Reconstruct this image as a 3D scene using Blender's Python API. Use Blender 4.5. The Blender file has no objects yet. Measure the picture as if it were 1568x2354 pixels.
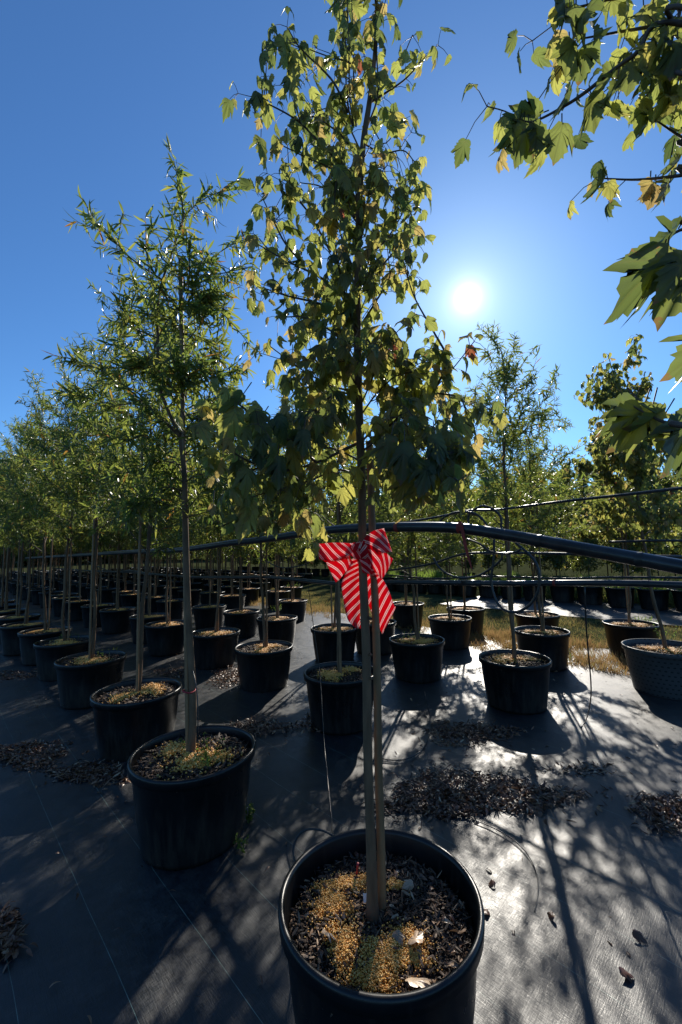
import bpy, math, random
import numpy as np
from mathutils import Matrix, Vector
R = math.radians
C = bpy.context.scene.collection
scn = bpy.context.scene

# ------------------------------------------------------------------ camera
EYE = 1.47; PITCH = R(5.0); ROLL = R(1.2); FPX = 960.0
cam_d = bpy.data.cameras.new('camera'); cam = bpy.data.objects.new('camera', cam_d); C.objects.link(cam)
cam_d.sensor_fit = 'VERTICAL'; cam_d.sensor_height = 36; cam_d.lens = FPX / 2354 * 36
cam_d.clip_start = 0.02; cam_d.clip_end = 3000
cam.matrix_world = Matrix.Translation((0, 0, EYE)) @ Matrix.Rotation(R(90) + PITCH, 4, 'X') @ Matrix.Rotation(-ROLL, 4, 'Z')
scn.camera = cam

# ------------------------------------------------------------------ sky and sun
SUN = np.array([0.3138, 0.9521, 0.5913]); SUN /= np.linalg.norm(SUN)
SEL = math.asin(SUN[2]); SAZ = math.atan2(SUN[0], SUN[1])
w = bpy.data.worlds.new('World'); scn.world = w; w.use_nodes = True
nt = w.node_tree; N = nt.nodes; L = nt.links
bg = N['Background']
sky = N.new('ShaderNodeTexSky'); sky.sky_type = 'NISHITA'; sky.sun_disc = False
sky.sun_elevation = SEL; sky.sun_rotation = SAZ; sky.altitude = 300; sky.air_density = 1.0; sky.dust_density = 0.25; sky.ozone_density = 3.0
def mth(op, a, b=None):
    n = N.new('ShaderNodeMath'); n.operation = op
    for i, v in enumerate((a, b)):
        if v is None: continue
        if isinstance(v, (int, float)): n.inputs[i].default_value = v
        else: L.new(v, n.inputs[i])
    return n.outputs[0]
tc = N.new('ShaderNodeTexCoord')
dp = N.new('ShaderNodeVectorMath'); dp.operation = 'DOT_PRODUCT'
L.new(tc.outputs['Generated'], dp.inputs[0]); dp.inputs[1].default_value = tuple(SUN)
ang = mth('ARCCOSINE', mth('MINIMUM', dp.outputs['Value'], 1.0))
def lobe(amp, deg, pw=1.0):
    t = mth('POWER', mth('DIVIDE', ang, R(deg)), pw)
    return mth('MULTIPLY', mth('EXPONENT', mth('MULTIPLY', t, -1.0)), amp)
aure = mth('ADD', mth('ADD', lobe(14.0, .62, 2.0), lobe(1.5, 1.0)), mth('ADD', lobe(0.28, 5.0), lobe(0.07, 14.0)))
mix = N.new('ShaderNodeVectorMath'); mix.operation = 'SCALE'; mix.inputs[0].default_value = (1.0, 0.96, 0.9)
L.new(mth('MULTIPLY', aure, 1.0 / 0.1), mix.inputs['Scale'])
tintn = N.new('ShaderNodeVectorMath'); tintn.operation = 'MULTIPLY'; L.new(sky.outputs[0], tintn.inputs[0]); tintn.inputs[1].default_value = (0.60, 1.0, 1.36)
addn = N.new('ShaderNodeVectorMath'); addn.operation = 'ADD'
L.new(tintn.outputs[0], addn.inputs[0]); L.new(mix.outputs[0], addn.inputs[1]); L.new(addn.outputs[0], bg.inputs[0])
bg.inputs[1].default_value = 0.09
sd = bpy.data.lights.new('sun', 'SUN'); sd.energy = 5.0; sd.angle = R(0.53); sd.color = (1.0, 0.93, 0.82)
so = bpy.data.objects.new('sun', sd); C.objects.link(so); so.rotation_euler = Vector(SUN).to_track_quat('Z', 'Y').to_euler()
scn.view_settings.view_transform = 'Standard'; scn.view_settings.look = 'None'; scn.view_settings.gamma = 1
scn.view_settings.exposure = 0.33; scn.view_settings.use_curve_mapping = False
scn.render.engine = 'CYCLES'
scn.cycles.max_bounces = 8; scn.cycles.transmission_bounces = 5; scn.cycles.diffuse_bounces = 4

# ------------------------------------------------------------------ where a sight line of the photograph meets a plane of the place
RU = np.array([-0.70, 0.714]); RN = np.array([0.714, 0.70])          # along the tree rows, across them
def ray(px, py):
    u = px - 784; v = 1177 - py; c, s = math.cos(ROLL), math.sin(ROLL)
    u, v = u * c + v * s, -u * s + v * c
    return np.array([u, FPX * math.cos(PITCH) - v * math.sin(PITCH), FPX * math.sin(PITCH) + v * math.cos(PITCH)]) / FPX
O = np.array([0, 0, EYE])
def G(px, py, z=0.0):
    r = ray(px, py); return O + r * ((z - EYE) / r[2])
def PY(px, py, y):
    r = ray(px, py); return O + r * (y / r[1])
def PN(px, py, n):
    r = ray(px, py); return O + r * (n / (RN[0] * r[0] + RN[1] * r[1]))

rng = np.random.default_rng(7)
def nrm(v):
    v = np.asarray(v, float); return v / (np.linalg.norm(v, axis=-1, keepdims=True) + 1e-12)

# ------------------------------------------------------------------ materials
def mat(name):
    m = bpy.data.materials.new(name); m.use_nodes = True
    return m, m.node_tree.nodes, m.node_tree.links, m.node_tree.nodes['Principled BSDF']
def ramp(Nn, Ll, src, stops):
    r = Nn.new('ShaderNodeValToRGB'); Ll.new(src, r.inputs[0]); e = r.color_ramp.elements
    while len(e) < len(stops): e.new(0.5)
    for q, (p, c) in zip(e, stops): q.position = p; q.color = (*c, 1)
    return r.outputs[0]
def noise(Nn, Ll, scale, detail=4, vec=None, rough=0.55):
    n = Nn.new('ShaderNodeTexNoise'); n.inputs['Scale'].default_value = scale; n.inputs['Detail'].default_value = detail; n.inputs['Roughness'].default_value = rough
    if vec is not None: Ll.new(vec, n.inputs['Vector'])
    return n.outputs[0]
def bump(Nn, Ll, h, bsdf, strength=0.4, dist=0.01):
    b = Nn.new('ShaderNodeBump'); b.inputs['Strength'].default_value = strength; b.inputs['Distance'].default_value = dist
    Ll.new(h, b.inputs['Height']); Ll.new(b.outputs[0], bsdf.inputs['Normal']); return b
def ocoord(Nn): return Nn.new('ShaderNodeTexCoord').outputs['Object']

def leaf_mat(name, stops, tstops, trans=0.5, rough=0.35, spec=0.5, veins=False):
    m, n, l, p = mat(name)
    at = n.new('ShaderNodeAttribute'); at.attribute_name = 'tint'
    base = ramp(n, l, at.outputs['Fac'], stops); tcol = ramp(n, l, at.outputs['Fac'], tstops)
    if veins:
        lp_ = n.new('ShaderNodeAttribute'); lp_.attribute_name = 'leafpos'; sx = n.new('ShaderNodeSeparateXYZ'); l.new(lp_.outputs['Vector'], sx.inputs[0])
        def q_(op, a, b=None):
            k = n.new('ShaderNodeMath'); k.operation = op
            for i, vv in enumerate((a, b)):
                if vv is None: continue
                if isinstance(vv, (int, float)): k.inputs[i].default_value = vv
                else: l.new(vv, k.inputs[i])
            return k.outputs[0]
        ax_ = q_('ABSOLUTE', sx.outputs[0]); yy = q_('SUBTRACT', sx.outputs[1], .04); an_ = q_('ARCTAN2', ax_, yy); rd = q_('SQRT', q_('ADD', q_('MULTIPLY', ax_, ax_), q_('MULTIPLY', yy, yy)))
        dist = None
        for a0 in (0, .56, 1.15):
            d_ = q_('MULTIPLY', q_('ABSOLUTE', q_('SUBTRACT', an_, a0)), rd); dist = d_ if dist is None else q_('MINIMUM', dist, d_)
        side_ = q_('MULTIPLY', q_('ABSOLUTE', q_('SUBTRACT', q_('FRACT', q_('MULTIPLY', q_('SUBTRACT', sx.outputs[1], q_('MULTIPLY', ax_, .9)), 8)), .5)), .25)
        side_ = q_('ADD', q_('MULTIPLY', q_('SUBTRACT', .125, side_), 1.2), .004)
        vn = q_('MAXIMUM', q_('SUBTRACT', 1, q_('MULTIPLY', dist, 55)), q_('MULTIPLY', q_('SUBTRACT', 1, q_('MULTIPLY', side_, 60)), .45)); vn = q_('MAXIMUM', vn, 0)
        pat = noise(n, l, 34, 4, ocoord(n), .7)
        def mixc(f_, a, b, fac=1.0, mode='MIX'):
            k = n.new('ShaderNodeMixRGB'); k.blend_type = mode; l.new(q_('MULTIPLY', f_, fac), k.inputs[0]); l.new(a, k.inputs[1]); k.inputs[2].default_value = (*b, 1); return k.outputs[0]
        spot = q_('MULTIPLY', q_('GREATER_THAN', pat, .66), 1.0)
        edge = q_('MULTIPLY', q_('GREATER_THAN', q_('ADD', rd, q_('MULTIPLY', pat, .9)), 1.32), 1.0)
        sp_ = q_('MAXIMUM', spot, edge)
        base = mixc(vn, base, (.16, .17, .07), .7); tcol = mixc(vn, tcol, (.20, .22, .06), .75)
        base = mixc(sp_, base, (.11, .06, .03), .8); tcol = mixc(sp_, tcol, (.36, .2, .07), .8)
    l.new(base, p.inputs['Base Color']); p.inputs['Roughness'].default_value = rough
    p.inputs['Specular IOR Level'].default_value = spec
    nz = noise(n, l, 90, 3, ocoord(n)); bump(n, l, nz, p, 0.25, 0.002)
    tr = n.new('ShaderNodeBsdfTranslucent'); l.new(tcol, tr.inputs[0])
    mx = n.new('ShaderNodeMixShader'); mx.inputs[0].default_value = trans
    l.new(p.outputs[0], mx.inputs[1]); l.new(tr.outputs[0], mx.inputs[2]); l.new(mx.outputs[0], n['Material Output'].inputs[0])
    return m
M = {}
M['oak_leaf'] = leaf_mat('narrow_leaf', [(0, (.028, .05, .017)), (.6, (.055, .07, .024)), (.93, (.09, .095, .025)), (1, (.22, .12, .03))],
                         [(0, (.16, .26, .045)), (.6, (.38, .43, .08)), (.93, (.52, .5, .09)), (1, (.5, .25, .05))], .5, .3, .6)
M['maple_leaf'] = leaf_mat('lobed_leaf', [(0, (.03, .045, .026)), (.6, (.05, .066, .034)), (.85, (.11, .11, .05)), (.97, (.2, .13, .06)), (1, (.2, .05, .04))],
                           [(0, (.10, .15, .04)), (.35, (.27, .33, .08)), (.65, (.55, .57, .12)), (.85, (.68, .6, .14)), (.97, (.62, .42, .17)), (1, (.45, .14, .07))], .55, .4, .45, True)
M['bed_leaf'] = leaf_mat('bed_leaf', [(0, (.03, .05, .02)), (.7, (.05, .07, .02)), (1, (.12, .08, .025))],
                         [(0, (.2, .27, .06)), (.7, (.38, .42, .08)), (1, (.5, .3, .08))], .45, .28, .6)
M['weed'] = leaf_mat('weed_leaf', [(0, (.05, .1, .02)), (1, (.1, .13, .03))], [(0, (.25, .4, .06)), (1, (.4, .5, .1))], .5, .5, .3)
M['grass'] = leaf_mat('grass_blade', [(0, (.06, .1, .025)), (.5, (.14, .13, .04)), (1, (.26, .16, .07))],
                      [(0, (.2, .28, .06)), (.5, (.4, .34, .1)), (1, (.5, .3, .13))], .4, .6, .2)
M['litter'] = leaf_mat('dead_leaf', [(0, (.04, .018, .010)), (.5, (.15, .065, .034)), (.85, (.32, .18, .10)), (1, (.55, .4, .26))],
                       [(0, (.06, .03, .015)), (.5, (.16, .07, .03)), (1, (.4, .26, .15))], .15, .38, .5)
def simple(name, col, rough=0.5, spec=0.5, nscale=None, amt=0.3, bs=0.2, bd=0.003, stretch=None):
    m, n, l, p = mat(name); p.inputs['Roughness'].default_value = rough; p.inputs['Specular IOR Level'].default_value = spec
    v = ocoord(n)
    if stretch:
        mp = n.new('ShaderNodeMapping'); l.new(v, mp.inputs[0]); mp.inputs['Scale'].default_value = stretch; v = mp.outputs[0]
    nz = noise(n, l, nscale or 12, 5, v)
    c0 = tuple(c * (1 - amt) for c in col); c1 = tuple(min(1, c * (1 + amt)) for c in col)
    l.new(ramp(n, l, nz, [(.3, c0), (.7, c1)]), p.inputs['Base Color']); bump(n, l, nz, p, bs, bd)
    return m
M['bark'] = simple('bark', (.13, .076, .042), .75, .3, 30, .45, .6, .004, (1, 1, .22))
M['twig'] = simple('twig_bark', (.09, .06, .045), .6, .4, 60, .35)
M['stake'] = simple('bamboo_cane', (.2, .11, .052), .55, .4, 40, .35, .3, .002, (1, 1, .12))
M['pipe'] = simple('black_pipe', (.022, .024, .027), .32, .5, 20, .4, .15, .001)
M['hose'] = simple('black_hose', (.018, .019, .02), .38, .5, 60, .3, .2, .001)
M['strap'] = simple('red_strap', (.23, .035, .03), .6, .3, 60, .4)
M['red_tape'] = simple('red_tape', (.35, .02, .03), .5, .4, 60, .2)
M['white_tag'] = simple('white_tag', (.75, .74, .7), .5, .4, 60, .08)
M['soil'] = simple('soil', (.035, .02, .012), .9, .2, 55, .6, 1.0, .02)
M['dirt'] = simple('dirt', (.045, .05, .022), 1.0, .0, 3, .5, .8, .03)
M['pole'] = simple('pole_wood', (.13, .11, .09), .8, .2, 3, .3)
m, n, l, p = mat('pot_plastic'); M['pot'] = m
v = ocoord(n); nz = noise(n, l, 5, 6, v); nz2 = noise(n, l, 160, 2, v)
l.new(ramp(n, l, nz, [(.35, (.003, .0035, .0042)), (.66, (.005, .0055, .006)), (.8, (.02, .018, .015))]), p.inputs['Base Color'])
l.new(ramp(n, l, nz, [(.3, (.24,) * 3), (.75, (.5,) * 3)]), p.inputs['Roughness']); p.inputs['Specular IOR Level'].default_value = .42; bump(n, l, nz2, p, .12, .001)
sz_ = n.new('ShaderNodeSeparateXYZ'); l.new(v, sz_.inputs[0]); mpv = n.new('ShaderNodeMapping'); l.new(v, mpv.inputs[0]); mpv.inputs['Scale'].default_value = (26, 26, 2.5)
def pm(op, a, b):
    k = n.new('ShaderNodeMath'); k.operation = op
    for i, vv in enumerate((a, b)):
        if isinstance(vv, (int, float)): k.inputs[i].default_value = vv
        else: l.new(vv, k.inputs[i])
    return k.outputs[0]
mud = ramp(n, l, pm('SUBTRACT', noise(n, l, 1, 4, mpv.outputs[0], .65), pm('MULTIPLY', sz_.outputs[2], .55)), [(.34, (0,) * 3), (.62, (1,) * 3)])
prev = p.inputs['Base Color'].links[0].from_socket; mq = n.new('ShaderNodeMixRGB'); l.new(pm('MULTIPLY', mud, .55), mq.inputs[0]); l.new(prev, mq.inputs[1]); mq.inputs[2].default_value = (.05, .038, .028, 1); l.new(mq.outputs[0], p.inputs['Base Color'])
m, n, l, p = mat('basket_plastic'); M['basket'] = m
uv = n.new('ShaderNodeTexCoord').outputs['UV']
br = n.new('ShaderNodeTexBrick'); l.new(uv, br.inputs[0]); br.inputs['Scale'].default_value = 1
br.inputs['Color1'].default_value = br.inputs['Color2'].default_value = (.05, .05, .052, 1); br.inputs['Mortar'].default_value = (.05, .05, .052, 1)
br.inputs['Brick Width'].default_value = 1.0
sep = n.new('ShaderNodeSeparateXYZ'); l.new(uv, sep.inputs[0])
def sm(op, a, b=None):
    q = n.new('ShaderNodeMath'); q.operation = op
    for i, vv in enumerate((a, b)):
        if vv is None: continue
        if isinstance(vv, (int, float)): q.inputs[i].default_value = vv
        else: l.new(vv, q.inputs[i])
    return q.outputs[0]
row = sm('FLOOR', sm('MULTIPLY', sep.outputs[1], 11)); fv = sm('FRACT', sm('MULTIPLY', sep.outputs[1], 11))
fu = sm('FRACT', sm('ADD', sm('MULTIPLY', sep.outputs[0], 46), sm('MULTIPLY', row, .5)))
slot = sm('MULTIPLY', sm('MULTIPLY', sm('GREATER_THAN', fu, .3), sm('LESS_THAN', fu, .72)), sm('MULTIPLY', sm('GREATER_THAN', fv, .4), sm('LESS_THAN', fv, .66)))
l.new(ramp(n, l, slot, [(0, (.05, .05, .05)), (1, (.004, .004, .004))]), p.inputs['Base Color']); p.inputs['Roughness'].default_value = .5
bump(n, l, sm('MULTIPLY', slot, -1), p, .8, .006)
m, n, l, p = mat('fertiliser'); M['granule'] = m
at = n.new('ShaderNodeAttribute'); at.attribute_name = 'tint'
l.new(ramp(n, l, at.outputs['Fac'], [(0, (.55, .24, .035)), (.7, (.8, .42, .07)), (1, (.85, .6, .22))]), p.inputs['Base Color']); p.inputs['Roughness'].default_value = .45
p.inputs['Subsurface Weight'].default_value = .0
m, n, l, p = mat('mulch'); M['mulch'] = m
at = n.new('ShaderNodeAttribute'); at.attribute_name = 'tint'
l.new(ramp(n, l, at.outputs['Fac'], [(0, (.016, .009, .005)), (.5, (.07, .036, .017)), (.8, (.22, .12, .06)), (1, (.52, .36, .22))]), p.inputs['Base Color']); p.inputs['Roughness'].default_value = .7
# ribbon cloth: pairs of white stripes running aslant on red, woven in metres of the UV map
m, n, l, p = mat('ribbon_cloth'); M['ribbon'] = m
uv = n.new('ShaderNodeTexCoord').outputs['UV']; sep = n.new('ShaderNodeSeparateXYZ'); l.new(uv, sep.inputs[0])
tt = sm('FRACT', sm('MULTIPLY', sm('ADD', sep.outputs[0], sm('MULTIPLY', sep.outputs[1], .75)), 1 / .028))
def band(a, b): return sm('MULTIPLY', sm('GREATER_THAN', tt, a), sm('LESS_THAN', tt, b))
st = sm('ADD', band(.10, .22), band(.30, .42)); thin = band(.285, .315)
wv = noise(n, l, 900, 2, uv)
c1 = ramp(n, l, st, [(0, (.45, .005, .025)), (1, (.78, .7, .66))])
l.new(c1, p.inputs['Base Color']); p.inputs['Roughness'].default_value = .6; bump(n, l, wv, p, .3, .001)
tr = n.new('ShaderNodeBsdfTranslucent'); l.new(ramp(n, l, st, [(0, (.85, .006, .05)), (1, (1.0, .86, .82))]), tr.inputs[0])
mx = n.new('ShaderNodeMixShader'); mx.inputs[0].default_value = .58
l.new(p.outputs[0], mx.inputs[1]); l.new(tr.outputs[0], mx.inputs[2]); l.new(mx.outputs[0], n['Material Output'].inputs[0])
# woven weed fabric with its thin marker threads every 27 cm
m, n, l, p = mat('weed_fabric'); M['fabric'] = m
v = ocoord(n)
mp = n.new('ShaderNodeMapping'); l.new(v, mp.inputs[0]); mp.vector_type = 'POINT'; mp.inputs['Rotation'].default_value = (0, 0, -math.atan2(RN[1], RN[0]))
rot = mp.outputs[0]                                                    # x across the rows, y along them
def stretch(s):
    q = n.new('ShaderNodeMapping'); l.new(rot, q.inputs[0]); q.inputs['Scale'].default_value = s; return q.outputs[0]
wx = noise(n, l, 1, 3, stretch((22, 240, 1)), .7); wy = noise(n, l, 1, 3, stretch((240, 22, 1)), .7)
big = noise(n, l, 1.3, 6, v, .65); mid = noise(n, l, 14, 5, v, .7)
sep = n.new('ShaderNodeSeparateXYZ'); l.new(rot, sep.inputs[0])
wob = sm('MULTIPLY', sm('SUBTRACT', noise(n, l, .9, 2, v), .5), .03)
fr = sm('FRACT', sm('MULTIPLY', sm('SUBTRACT', sm('ADD', sep.outputs[0], wob), .53), 1 / .272))
line = sm('LESS_THAN', fr, .0075)
brk = ramp(n, l, noise(n, l, 1, 4, stretch((.3, 6, 1)), .7), [(.36, (.12,) * 3), (.62, (1,) * 3)])
line = sm('MULTIPLY', line, brk)
wv = sm('MULTIPLY', sm('ADD', wx, wy), .5)
base = ramp(n, l, sm('ADD', sm('MULTIPLY', big, .6), sm('MULTIPLY', mid, .4)), [(.3, (.006, .009, .011)), (.48, (.010, .013, .016)), (.6, (.036, .034, .031)), (.72, (.10, .087, .07))])
mm = n.new('ShaderNodeMixRGB'); mm.blend_type = 'MULTIPLY'; mm.inputs[0].default_value = .8; l.new(base, mm.inputs[1]); l.new(ramp(n, l, wv, [(.40, (.25,) * 3), (.60, (1.8,) * 3)]), mm.inputs[2])
m3 = n.new('ShaderNodeMixRGB'); l.new(line, m3.inputs[0]); l.new(mm.outputs[0], m3.inputs[1]); m3.inputs[2].default_value = (.15, .23, .19, 1)
l.new(m3.outputs[0], p.inputs['Base Color'])
l.new(ramp(n, l, sm('ADD', sm('MULTIPLY', mid, .3), sm('MULTIPLY', wv, .7)), [(.4, (.34,) * 3), (.6, (.6,) * 3)]), p.inputs['Roughness'])
p.inputs['Specular IOR Level'].default_value = .62
b1 = n.new('ShaderNodeBump'); b1.inputs['Strength'].default_value = .8; b1.inputs['Distance'].default_value = .002; l.new(wv, b1.inputs['Height'])
b2 = n.new('ShaderNodeBump'); b2.inputs['Strength'].default_value = .35; b2.inputs['Distance'].default_value = .06; l.new(noise(n, l, 1.6, 1.5, v, .4), b2.inputs['Height']); l.new(b1.outputs[0], b2.inputs['Normal'])
l.new(b2.outputs[0], p.inputs['Normal'])

# ------------------------------------------------------------------ mesh helpers
def mesh(name, V, loops, starts, totals, m=None, tint=None, uv=None, smooth=True, lpos=None):
    me = bpy.data.meshes.new(name); V = np.asarray(V, np.float32)
    me.vertices.add(len(V)); me.vertices.foreach_set('co', V.ravel())
    me.loops.add(len(loops)); me.loops.foreach_set('vertex_index', np.asarray(loops, np.int32))
    me.polygons.add(len(starts)); me.polygons.foreach_set('loop_start', np.asarray(starts, np.int32)); me.polygons.foreach_set('loop_total', np.asarray(totals, np.int32))
    if smooth: me.polygons.foreach_set('use_smooth', np.ones(len(starts), bool))
    if tint is not None:
        a = me.attributes.new('tint', 'FLOAT', 'POINT'); a.data.foreach_set('value', np.asarray(tint, np.float32))
    if lpos is not None:
        a = me.attributes.new('leafpos', 'FLOAT_VECTOR', 'POINT'); a.data.foreach_set('vector', np.asarray(lpos, np.float32).ravel())
    me.update(calc_edges=True)
    if uv is not None:
        u = me.uv_layers.new(name='UVMap'); u.data.foreach_set('uv', np.asarray(uv, np.float32)[np.asarray(loops)].ravel())
    if m is not None: me.materials.append(m)
    return me
class MB:
    def __init__(s): s.V = []; s.F = []; s.n = 0; s.uv = []
    def add(s, V, F, uv=None):
        V = np.asarray(V, float); s.V.append(V); s.F += [[i + s.n for i in f] for f in F]; s.n += len(V)
        s.uv.append(np.zeros((len(V), 2)) if uv is None else np.asarray(uv, float))
    def tube(s, P, rad, sides=6, cap=True):
        P = np.asarray(P, float); k = len(P); rad = np.broadcast_to(rad, (k,))
        T = nrm(np.gradient(P, axis=0)); up = np.array([0, 0, 1.]) if abs(T[0][2]) < .9 else np.array([1., 0, 0])
        a = nrm(np.cross(T[0], up)); a_ = []
        for i in range(k):
            a = nrm(a - T[i] * a.dot(T[i])); a_.append(a)
        A = np.array(a_); B = np.cross(T, A); th = np.arange(sides) * 2 * np.pi / sides
        V = P[:, None] + (A[:, None] * np.cos(th)[None, :, None] + B[:, None] * np.sin(th)[None, :, None]) * rad[:, None, None]
        F = [[i * sides + j, i * sides + (j + 1) % sides, (i + 1) * sides + (j + 1) % sides, (i + 1) * sides + j] for i in range(k - 1) for j in range(sides)]
        if cap: F += [list(range(sides))[::-1], [(k - 1) * sides + j for j in range(sides)]]
        s.add(V.reshape(-1, 3), F)
    def lathe(s, prof, sides=48, wob=0.0):
        prof = np.asarray(prof, float); k = len(prof); th = np.arange(sides + 1) * 2 * np.pi / sides
        w = 1 + wob * (np.sin(2 * th + 1) * .6 + np.sin(3 * th) * .4)
        V = np.stack([np.outer(prof[:, 0], np.cos(th) * w), np.outer(prof[:, 0], np.sin(th) * w), np.repeat(prof[:, 1:2], sides + 1, 1)], -1)
        uv = np.stack([np.broadcast_to(th / (2 * np.pi), (k, sides + 1)), np.repeat(prof[:, 1:2] / .44, sides + 1, 1)], -1)
        S = sides + 1
        F = [[i * S + j, i * S + j + 1, (i + 1) * S + j + 1, (i + 1) * S + j] for i in range(k - 1) for j in range(sides)]
        s.add(V.reshape(-1, 3), F, uv.reshape(-1, 2))
    def mesh(s, name, m, smooth=True):
        lo = [i for f in s.F for i in f]; to = [len(f) for f in s.F]; stt = np.concatenate([[0], np.cumsum(to)[:-1]])
        return mesh(name, np.concatenate(s.V), lo, stt, to, m, None, np.concatenate(s.uv), smooth)
def spline(P, per=6):
    P = np.asarray(P, float)
    if len(P) < 3: return np.array([P[0] + (P[-1] - P[0]) * t for t in np.linspace(0, 1, per + 1)])
    Q = np.vstack([2 * P[0] - P[1], P, 2 * P[-1] - P[-2]]); out = []
    for i in range(1, len(Q) - 2):
        for t in np.arange(per) / per:
            a, b, c, d = Q[i - 1:i + 3]
            out.append(.5 * (2 * b + (c - a) * t + (2 * a - 5 * b + 4 * c - d) * t * t + (3 * b - a - 3 * c + d) * t ** 3))
    return np.array(out + [P[-1]])
def inst(name, tmpl, pos, ax, nor, size, tint, m):
    """many small leaves: template verts (x width, y length, z normal), one orthonormal frame each"""
    TV, TF = tmpl; TV = np.asarray(TV, float); pos = np.asarray(pos, float); k = len(pos)
    y = nrm(ax); x = nrm(np.cross(y, nor)); z = np.cross(x, y); B = np.stack([x, y, z], 1)
    size = np.broadcast_to(size, (k,))
    V = pos[:, None] + np.einsum('vi,kij->kvj', TV, B) * size[:, None, None]
    tl = np.array([i for f in TF for i in f]); tt = np.array([len(f) for f in TF]); nv = len(TV)
    lo = (tl[None] + np.arange(k)[:, None] * nv).ravel(); to = np.tile(tt, k); stt = np.concatenate([[0], np.cumsum(to)[:-1]])
    return (V.reshape(-1, 3), lo, to, np.repeat(np.broadcast_to(tint, (k,)), nv))
def merge(name, parts, m, smooth=False, lpos=None):
    V = []; lo = []; to = []; ti = []; n = 0
    for v, a, b, c in parts:
        V.append(v); lo.append(a + n); to.append(b); ti.append(c); n += len(v)
    to = np.concatenate(to); return mesh(name, np.concatenate(V), np.concatenate(lo), np.concatenate([[0], np.cumsum(to)[:-1]]), to, m, np.concatenate(ti), None, smooth, lpos)

# leaf templates, length 1 along y
def lance(wd=.15, curl=.2, bend=.15, fold=.05):
    ys = [0, .12, .35, .62, .85, 1.0]; ws = [.12, .55, 1, .9, .45, .0]; V = []; F = []
    for y, q in zip(ys, ws):
        zc = -curl * y * y + bend * y
        V += [(-wd / 2 * q, y, zc + fold * q), (0, y, zc), (wd / 2 * q, y, zc + fold * q)]
    for i in range(len(ys) - 1):
        a = 3 * i; F += [[a, a + 1, a + 4, a + 3], [a + 1, a + 2, a + 5, a + 4]]
    return V, F
HALF = [(0, 0), (.12, -.03), (.23, .02), (.31, .12), (.29, .16), (.35, .24), (.33, .28), (.39, .38), (.37, .42), (.42, .54), (.44, .67), (.36, .61), (.31, .56), (.25, .50),
        (.25, .57), (.29, .63), (.23, .65), (.23, .73), (.16, .76), (.15, .84), (.09, .87), (.06, .93), (0, 1.02)]
def maple(curl=.35, cup=.25, side=.0, seed=0):
    r = np.random.default_rng(seed); out = []
    L_ = [(-x, y) for x, y in HALF[1:-1]][::-1]; P = HALF + L_
    P = np.array(P, float); P += r.normal(0, .012, P.shape)
    c = np.array([0, .18]); V = [(*c, 0)]; F = []; k = len(P)
    for f in (.5, 1.0):
        for q in P: V.append((*(c + (q - c) * f), 0))
    for i in range(k):
        j = (i + 1) % k; F += [[0, 1 + i, 1 + j], [1 + i, 1 + k + i, 1 + k + j, 1 + j]]
    V = np.array(V, float); V[:, 0] *= .9; x, y = V[:, 0].copy(), V[:, 1].copy()
    V[:, 2] = -curl * y * y + .12 * y - cup * x * x * 2 + side * x * y + .05 * np.sin(7 * x + 5 * y + seed) + .035 * np.abs(np.sin(9 * np.arctan2(x, y - .1)))
    V[:, 1] = y * (1 - .25 * curl * y)
    return V, F
MAP = [maple(.35, .35, .1, 1), maple(.75, .6, -.3, 2), maple(.15, .8, .35, 3), maple(.95, .3, .2, 4), maple(.5, 1.1, 0, 5)]
NMAP = [maple(c_, u_, s_, n_) for c_, u_, s_, n_ in [(.08, .4, .1, 1), (.2, .6, -.15, 2), (.0, .3, .2, 3), (.15, .5, .1, 4)]]
for V_, F_ in NMAP: V_[:, 0] *= .78
LAN = [lance(.15, .25, .15, .03), lance(.13, -.15, .0, .05), lance(.17, .5, .2, .04)]

# ------------------------------------------------------------------ scene tree helpers
def tag(o, label=None, cat=None, group=None, kind=None):
    if label: o['label'] = label
    if cat: o['category'] = cat
    if group: o['group'] = group
    if kind: o['kind'] = kind
    return o
def obj(name, me, parent=None, loc=(0, 0, 0), rz=0, sc=1):
    o = bpy.data.objects.new(name, me); C.objects.link(o); o.location = loc; o.rotation_euler = (0, 0, rz)
    o.scale = (sc,) * 3 if isinstance(sc, (int, float)) else sc
    if parent: o.parent = parent
    return o

# ------------------------------------------------------------------ ground
def sheet(name, poly, z, m, kind='structure'):
    me = mesh(name, [(x, y, z) for x, y in poly], list(range(len(poly))), [0], [len(poly)], m, smooth=False)
    return tag(obj(name, me), kind=kind)
sheet('ground', [(-900, -900), (900, -900), (900, 900), (-900, 900)], -.008, M['dirt'])
def un(u, nn): return tuple(RU * u + RN * nn)
# the fabric is a slightly wavy sheet
def fabric(name, u0, u1, n0, n1, step, z0, edge=0.0):
    us = np.arange(u0, u1 + 1e-6, step); ns = np.arange(n0, n1 + 1e-6, step)
    U, Nn = np.meshgrid(us, ns, indexing='ij')
    Z = z0 + .006 * np.sin(U * 2.1 + 1.3 * np.sin(Nn * 1.7)) + .005 * np.sin(Nn * 4.3 + U * .9) + .003 * np.sin(U * 7 + Nn * 5)
    Nn = Nn.copy(); Nn[:, -1] += edge * np.sin(us * 1.3) + edge * .5 * np.sin(us * 3.7 + 1)
    X = RU[0] * U + RN[0] * Nn; Y = RU[1] * U + RN[1] * Nn; k = len(ns)
    V = np.stack([X, Y, Z], -1).reshape(-1, 3); a = (np.arange(len(us) - 1)[:, None] * k + np.arange(k - 1)[None]).ravel()
    lo = np.stack([a, a + 1, a + k + 1, a + k], 1)[:, ::-1].ravel()
    me = mesh(name, V, lo, np.arange(len(a)) * 4, np.full(len(a), 4), M['fabric'])
    return tag(obj(name, me), kind='structure')
fabric('weed_fabric', -10, 14, -4, 6.6, .16, .016, .12)
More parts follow.
